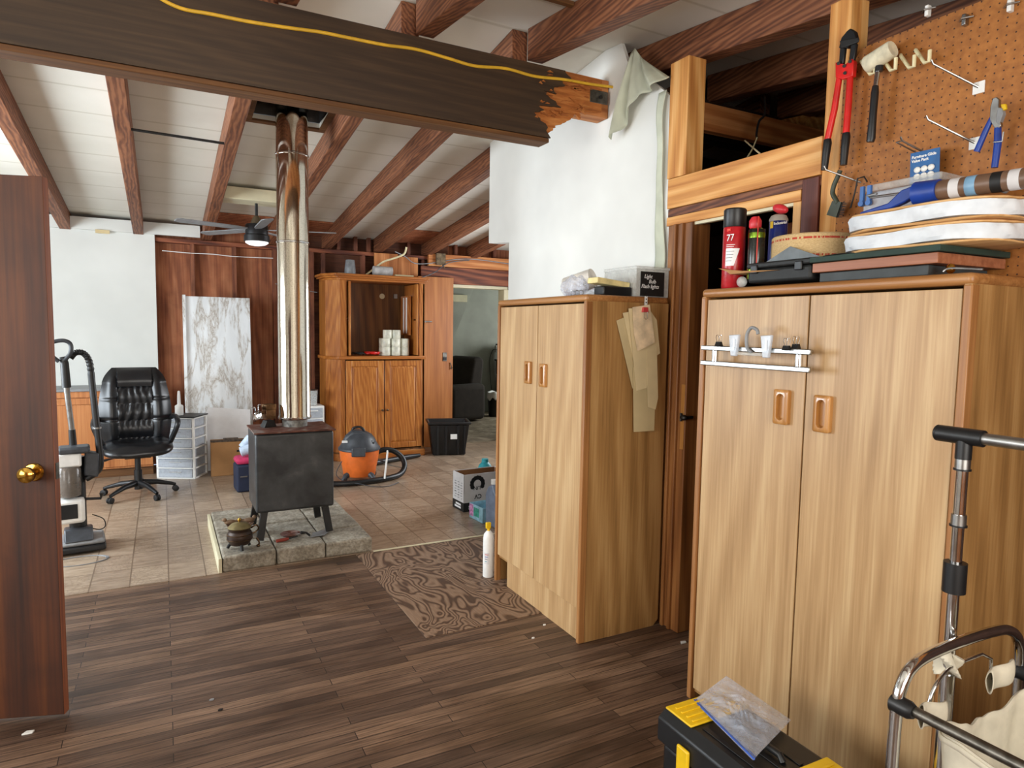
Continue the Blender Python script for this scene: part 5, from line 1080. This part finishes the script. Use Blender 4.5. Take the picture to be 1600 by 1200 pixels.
MB().loft([(-.13+.09*math.cos(a)*(.6+.3*math.sin(a*.6)), .05*math.sin(a), .015+.022*abs(math.sin(a*1.3))) for a in [i*.35 for i in range(60)]], .007, 8).build('black_cable', BLACK, cl_)
# on top of the armoire
o = thing('metal_cup', 'grey metal tumbler upside down on the armoire', 'cup', (1.90, 7.55, 2.098)); MB().lathe([(.066, 0), (.066, .01), (.050, .16), (.046, .165), (.004, .165)], n=32).build('cup', plain('galvanised', (150, 156, 160), .4, .4), o)
rl2 = tag(MB().lathe([(.02, 0), (.055, .004), (.055, .22), (.02, .224)], n=24, M=Matrix.Rotation(PI/2, 4, 'Y')).build('wrapped_roll', plain('poly_wrap', (196, 196, 194), .3)), 'plastic-wrapped roll lying on the armoire top', 'roll'); rl2.location = (2.15, 7.5, 2.154)
tag(B(2.40, 2.62, 7.45, 7.52, 2.098, 2.12).build('batten', CREAMP), 'cream strip lying on the armoire top', 'strip'); tag(B(1.75, 1.84, 7.5, 7.53, 2.098, 2.11).build('batten', CREAMP), 'short pale stick beside the metal tumbler', 'stick')
# birch slab door leaf folded back beside the doorway
sd2 = thing('slab_door', 'orange birch slab door leaf beside the next-room doorway', 'door', (2.80, 7.80, .006))
B(0, .47, 0, .035, 0, 2.14).build('leaf', DOORSLAB, sd2, bev=.002)
B(.33, .385, -.006, 0, 1.09, 1.20).build('latch_plate', DIRTYSTEEL, sd2, bev=.002); B(.335, .38, -.012, -.006, 1.10, 1.14).build('keeper', BLACKIRON, sd2)
MB().cyl((.09, 0, 1.585), (.09, -.03, 1.585), .012).cyl((.04, -.03, 1.585), (.17, -.03, 1.585), .009).build('bolt', STEEL, sd2)
MB().loft([(.43, -.01, 1.07), (.445, -.02, 1.02), (.44, -.02, .985), (.455, -.02, 1.01)], .006, 8).build('hook', DIRTYSTEEL, sd2)
# black bin
bn = thing('storage_bin', 'black plastic bin with a white sticker by the armoire', 'bin', (3.03, 7.36, .003), -.28)
bm2 = MB()
def ring(w_, d_, z): return [(-w_, -d_, z), (w_, -d_, z), (w_, d_, z), (-w_, d_, z)]
rs = [ring(.19, .14, 0), ring(.235, .18, .37), ring(.255, .20, .372), ring(.258, .203, .40), ring(.235, .18, .40), ring(.225, .17, .37), ring(.18, .13, .01)]
vs = [p_ for r in rs for p_ in r]; bm2.add(vs, [(i*4+j, i*4+(j+1) % 4, (i+1)*4+(j+1) % 4, (i+1)*4+j) for i in range(6) for j in range(4)]+[(0, 1, 2, 3), (24, 25, 26, 27)])
bm2.build('tub', BLACK, bn, bev=.008)
for x in (-.15, -.05, .09, .17): MB().prism([(x, .02), (x+.02, .02), (x+.024, .36), (x-.002, .36)], 'Y', -.188, -.168).build('rib', BLACK, bn)
B(.01, .10, -.1865, -.185, .20, .26).build('sticker', WHITE, bn)
MB().box(-.15, .05, -.1, .1, .30, .33).box(-.05, .15, -.05, .13, .31, .345).build('contents', plain('brown_contents', (92, 76, 60), .8, 0, .4, 20), bn)
# shop vacuum
sv = thing('shop_vacuum', 'orange and grey shop vacuum with a curled black hose', 'vacuum cleaner', (1.70, 6.42, .003), -.3)
MB().lathe([(.15, .045), (.155, .05), (.165, .12), (.185, .22), (.190, .27), (.192, .30), (.186, .302)], n=56).build('bucket', ORANGE, sv)
MB().lathe([(.20, .300), (.205, .306), (.203, .322), (.185, .34), (.168, .37), (.150, .41), (.12, .45), (.075, .475), (.03, .485), (.004, .486)], n=56, c=(-.0, 0, 0)).build('lid', DGREY, sv)
mh = MB().prism([(-.16, .345), (.17, .345), (.12, .43), (.03, .49), (-.06, .50), (-.14, .43)], 'Y', -.09, .09).build('motor_head', DGREY, sv, bev=.03, seg=4)
for k in range(6): MB().box(.04+.02*k, .048+.02*k, -.10, -.088, .37, .44-.01*k).build('vent', BLACK, mh)
B(-.16, -.105, -.125, -.085, .385, .405).build('badge', WHITE, sv, bev=.002)
MB().loft(spline([(-.05, -.02, .46), (-.06, -.02, .51), (.0, -.02, .525), (.04, -.02, .50), (.05, -.02, .46)], 5), .012, 10).build('carry_handle', BLACK, sv)
B(-.065, .065, -.215, -.185, .26, .35).build('latch', DGREY, sv, bev=.01)
for a in (-2.35, -.8, .8, 2.35):
    q = MB(); ca, sa = math.cos(a), math.sin(a); q.loft([(.13*ca, .13*sa, .07), (.175*ca, .175*sa, .06), (.20*ca, .20*sa, .035)], [.03, .028, .02], 10); q.cyl((.195*ca-.015*sa, .195*sa+.015*ca, .026), (.195*ca+.015*sa, .195*sa-.015*ca, .026), .024); q.build('castor_foot', DGREY, sv)
R_ = RZ(.3); ho = [R_ @ Vector(p_) for p_ in [(.17, .02, .25), (.26, .03, .27), (.36, .03, .25), (.44, .0, .18), (.45, -.05, .10), (.38, -.12, .04), (.24, -.20, .030), (.05, -.26, .030), (-.15, -.27, .030), (-.35, -.22, .030), (-.5, -.1, .030)]]
MB().loft(spline(ho, 12), [.027+.0015*(i % 2) for i in range(121)], 14).build('hose', BLACK, sv)
MB().loft([R_ @ Vector(p_) for p_ in [(.19, .0, .18), (.24, -.02, .16), (.27, -.04, .14)]], .008, 8).build('outlet', DGREY, sv)
tag(MB().loft([(1.93, 6.24, .30), (1.925, 6.22, .29), (1.88, 6.17, .04)], [.008, .009, .009], 10).build('white_tube', WHITE), 'white tube leaning between the shop vacuum and its hose', 'tube')
tag(MB().loft([(1.90, 6.27, .17), (2.06, 6.20, .13)], .006, 8).build('steel_rod', STEEL), 'thin steel rod inside the loop of the shop vacuum hose', 'rod')
tag(MB().loft(spline([(1.50, 6.30, .22), (1.44, 6.28, .10), (1.52, 6.20, .03), (1.60, 6.10, .035), (1.72, 6.02, .012), (1.85, 5.99, .008), (2.0, 6.1, .008)], 8), .004, 6).build('power_cord', DGREY), 'thin grey cord looping in front of the shop vacuum', 'cord')
tag(MB().loft([(1.95, 6.95, .035), (2.45, 7.16, .035), (2.62, 7.23, .03)], [.030, .030, .022], 14).build('vacuum_wand', BLACK), 'black vacuum wand on the floor in front of the armoire', 'wand')
# boxes and bottle near the partition corner
cv = thing('printed_box', 'white printed open box standing upside down on the vinyl floor', 'cardboard box', (2.155, 4.885, .003), .05)
m_ = MB()
for a in ((0, .40, 0, .005), (0, .40, .20, .205), (0, .005, 0, .205), (.395, .40, 0, .205)): m_.box(a[0], a[1], a[2], a[3], 0, .31)
m_.box(0, .4, 0, .205, 0, .005); m_.build('walls', WCARD, cv)
B(.006, .394, .196, .1985, .02, .305).build('inside_panel', CARDIN, cv); B(.3925, .394, .008, .19, .02, .305).build('inside_panel', CARDIN, cv)
B(-.0012, .4012, -.0012, .0, 0, .075).build('black_band', INK, cv); B(-.0012, 0, 0, .206, 0, .075).build('black_band', INK, cv)
text('lettering', 'SU', .045, basis((1, 0, 0), (0, 0, 1), (.045, -.0022, .018)), WINK, cv, bold=.002)
for k in range(2): B(-.002, -.0012, .05, .165-.02*k, .018+.024*k, .034+.024*k).build('print_block', WINK, cv)
text('lettering', 'CV', .05, basis((-1, 0, 0), (0, 0, -1), (.165, -.0015, .135)), INK, cv, bold=.001)
text('lettering', 'UN', .045, basis((-1, 0, 0), (0, 0, -1), (.155, -.0015, .205)), INK, cv)
hr = MB()
for k in range(11): a = PI*(-.15+1.3*k/10); hr.lathe([(.001, 0), (.019, 0), (.019, .0008), (.001, .0008)], n=14, c=(.125+.052*math.cos(a), -.001, .225+.052*math.sin(a)), M=Matrix.Rotation(PI/2, 4, 'X'))
hr.build('printed_hair', INK, cv, smooth=False)
for k in range(3):
    for j in range(7): B(-.0012, 0, .03+.055*k, .03+.055*k+.03*(1 if (j+k) % 3 else .5), .10+.022*j, .106+.022*j).build('print_line', INK if (j*k) % 3 else GREY, cv)
bbx = thing('small_carton', 'low pastel printed carton in front of the white printed box', 'carton', (2.16, 4.53, .003), .08)
m_ = MB()
for a in ((0, .28, 0, .004), (0, .28, .21, .214), (0, .004, 0, .214), (.276, .28, 0, .214)): m_.box(a[0], a[1], a[2], a[3], 0, .12)
m_.box(0, .28, 0, .214, 0, .004); m_.build('walls', plain('pastel_card', (150, 196, 214), .6, 0, .15, 20), bbx)
B(-.001, 0, .15, .21, .02, .115).build('print_patch', plain('pink_print', (214, 150, 200), .6, 0, .3, 60), bbx); B(-.001, 0, .06, .14, .03, .10).build('print_patch', plain('teal_print', (60, 160, 140), .6, 0, .2, 60), bbx)
jg = thing('detergent_jug', 'grey-blue jug standing next to the pastel carton', 'jug', (2.18, 4.42, .003), .2)
MB().prism([(-.08, 0), (.075, 0), (.085, .24), (.05, .31), (-.01, .33), (-.03, .28), (-.06, .25)], 'X', -.0, .07).build('body', plain('blue_grey_plastic', (120, 134, 156), .35), jg, bev=.015, seg=4); MB().cyl((.035, .02, .325), (.035, .02, .36), .022).build('cap', WHITE, jg)
tlj = thing('teal_jug', 'teal bottle behind the white printed box', 'bottle', (2.50, 5.21, .003)); MB().lathe([(.07, 0), (.075, .01), (.075, .25), (.05, .31), (.03, .33), (.03, .36), (.004, .362)], n=32).build('bottle', TEAL, tlj)
bt = thing('spray_bottle', 'white cylinder bottle with a yellow nozzle by the far wardrobe corner', 'bottle', (1.722, 3.525, .004))
MB().lathe([(.030, 0), (.033, .004), (.033, .235), (.029, .262), (.017, .278), (.012, .284)], n=36).build('bottle', WHITE, bt); MB().cyl((0, 0, .284), (0, 0, .30), .009).build('neck', YELLOW, bt); B(-.018, .012, -.01, .01, .298, .335).build('nozzle', YELLOW, bt, bev=.003)
patch(.0332, -.4, .5, .085, .155).build('label', WCARD, bt)
for k in range(4): patch(.0336, -.3, .35-.08*k, .142-.014*k, .145-.014*k).build('print_line', [RED, BLUE, INK, TEAL][k], bt)

# ================================================================== CEILING FAN, WIRES, NEXT ROOM
cf = thing('ceiling_fan', 'black ceiling fan with grey blades and a white lamp bowl', 'ceiling fan', (.785, 6.5, 2.30), .2)
MB().lathe([(.004, .385), (.07, .385), (.066, .36), (.03, .335), (.016, .33)][::-1], n=32).build('canopy', BLACK, cf); MB().cyl((0, 0, .20), (0, 0, .335), .013).build('downrod', BLACK, cf)
MB().lathe([(.055, .12), (.048, .15), (.028, .19), (.016, .20)], n=24).build('yoke_cover', plain('mesh_tan', (90, 76, 54), .7), cf)
MB().lathe([(.02, .125), (.09, .122), (.098, .11), (.098, .03), (.11, .02), (.112, -.03), (.10, -.035)], n=40).build('motor', BLACK, cf)
MB().lathe([(.10, -.03), (.098, -.045), (.07, -.062), (.03, -.07), (.003, -.072)], n=36).build('lamp_bowl', LAMP, cf)
for k in range(5):
    a = 2*PI*k/5+.75; M_ = Matrix.Rotation(a, 4, 'Z') @ Matrix.Translation((0, 0, .075)) @ Matrix.Rotation(.16, 4, 'X')
    MB().prism([(.09, -.025), (.20, -.045), (.66, -.05), (.70, -.03), (.70, .03), (.66, .05), (.20, .045), (.09, .025)], 'Z', -.004, .004, M_).build('blade', GREY, cf)
wire('white_cable', [(2.53, 7.45, 2.44), (2.50, 7.45, 2.36), (2.40, 7.50, 2.31), (2.30, 7.6, 2.27), (2.20, 7.7, 2.18), (2.10, 7.7, 2.10)], .011, CREAMP, 'thick white cable hanging from a rafter down to the armoire', n=10)
wire('thin_cable', [(2.45, 7.62, 2.40), (2.60, 7.7, 2.36), (2.75, 7.8, 2.30), (2.95, 7.82, 2.31), (3.3, 7.83, 2.38), (3.6, 7.83, 2.40), (4.1, 7.83, 2.37)], .006, GREY, 'thin grey cable running across the header board to the partition')
wire('thin_cable', [(3.5, 7.83, 2.385), (3.2, 7.80, 2.33), (3.0, 7.75, 2.20), (2.8, 7.68, 2.12), (2.70, 7.6, 2.105)], .006, DGREY, 'thin cable dropping from the header to the armoire top')
tag(MB().box(-.06, .06, -.02, .02, -.07, .07).loft([(.02, -.02, -.07), (.05, -.02, -.11)], .008, 6).build('burlap_scrap', plain('burlap', (112, 96, 74), .95, 0, .3, 30)), 'ragged burlap scrap tucked over the header board', 'cloth').location = (3.10, 7.815, 2.37)
wire('stud_wire', [(.02, 7.885, 2.27), (.28, 7.885, 2.262), (.5, 7.885, 2.265), (.72, 7.885, 2.255), (1.12, 7.885, 2.262)], .0045, WHITE, 'pale wire strung across the studs above the marble panel')
wire('stud_wire', [(1.14, 7.885, 1.98), (1.4, 7.885, 1.93), (1.6, 7.88, 1.90)], .0045, GREY, 'grey wire crossing the studs between stovepipe and armoire')
tag(B(-.56, -.44, 7.80, 7.815, 2.395, 2.43).build('torn_tab', TAN2), 'torn brown tab under the white strip over the far drywall', 'scrap')
# next room things
rc = thing('recliner', 'dark upholstered recliner seen through the doorway', 'armchair', (4.22, 10.2, .0), -1.25)
REC = plain('dark_upholstery', (44, 36, 30), .95, 0, .15, 12)
B(-.40, .40, -.40, .35, .02, .42).build('seat_base', REC, rc, bev=.08, seg=4); MB().prism([(.10, .35), (.42, .35), (.50, 1.0), (.40, 1.06), (.24, 1.02)], 'X', -.33, .33).build('backrest', REC, rc, bev=.07, seg=4)
for s in (-1, 1): B(s*.42-.11, s*.42+.11, -.42, .36, .02, .62).build('armrest', REC, rc, bev=.09, seg=4)
B(-.28, .28, -.46, .10, .40, .52).build('seat_cushion', REC, rc, bev=.05, seg=3)
tc_ = thing('trash_can', 'black trash can with a white liner in the next room', 'trash can', (5.10, 10.25, 0)); MB().lathe([(.105, 0), (.11, .01), (.135, .36), (.13, .36)], n=28).build('can', BLACK, tc_)
MB().grid(lambda u, v: Vector(((.139+.006*math.sin(u*40)+.01*(1-v))*math.cos(u*2*PI), (.139+.006*math.sin(u*40))*math.sin(u*2*PI), .33+.10*v-.04*(1-v)*math.sin(u*25)**2+.01*math.sin(u*31))), 80, 5).build('liner', WHITE, tc_, solid=.002)
for z0, w_, lab in ((.70, .30, 'lower black crate stacked at the right edge of the doorway'), (.98, .26, 'upper black crate stacked at the right edge of the doorway')):
    k_ = thing('black_crate', lab, 'crate', (5.50, 10.60, z0)); B(-w_/2, w_/2, -.15, .15, 0, .27).build('body', BLACK, k_, bev=.01); B(-w_/2-.02, w_/2+.02, -.17, .17, .24, .272).build('rim', BLACK, k_, bev=.005)
tag(B(5.37, 5.66, 10.44, 10.78, 0, .695).build('black_stand', BLACK, bev=.01), 'tall black stand under the crates in the next room', 'stand')
tag(B(5.42, 5.45, 10.885, 10.9, 1.10, 1.22).build('wall_outlet', WHITE), 'white outlet on the next room wall', 'outlet')
wire('appliance_cord', [(5.43, 10.88, 1.14), (5.34, 10.86, 1.13), (5.28, 10.86, .95), (5.27, 10.8, .6), (5.2, 10.6, .4), (5.12, 10.42, .02)], .006, BLACK, 'black cord dangling from the next room outlet')
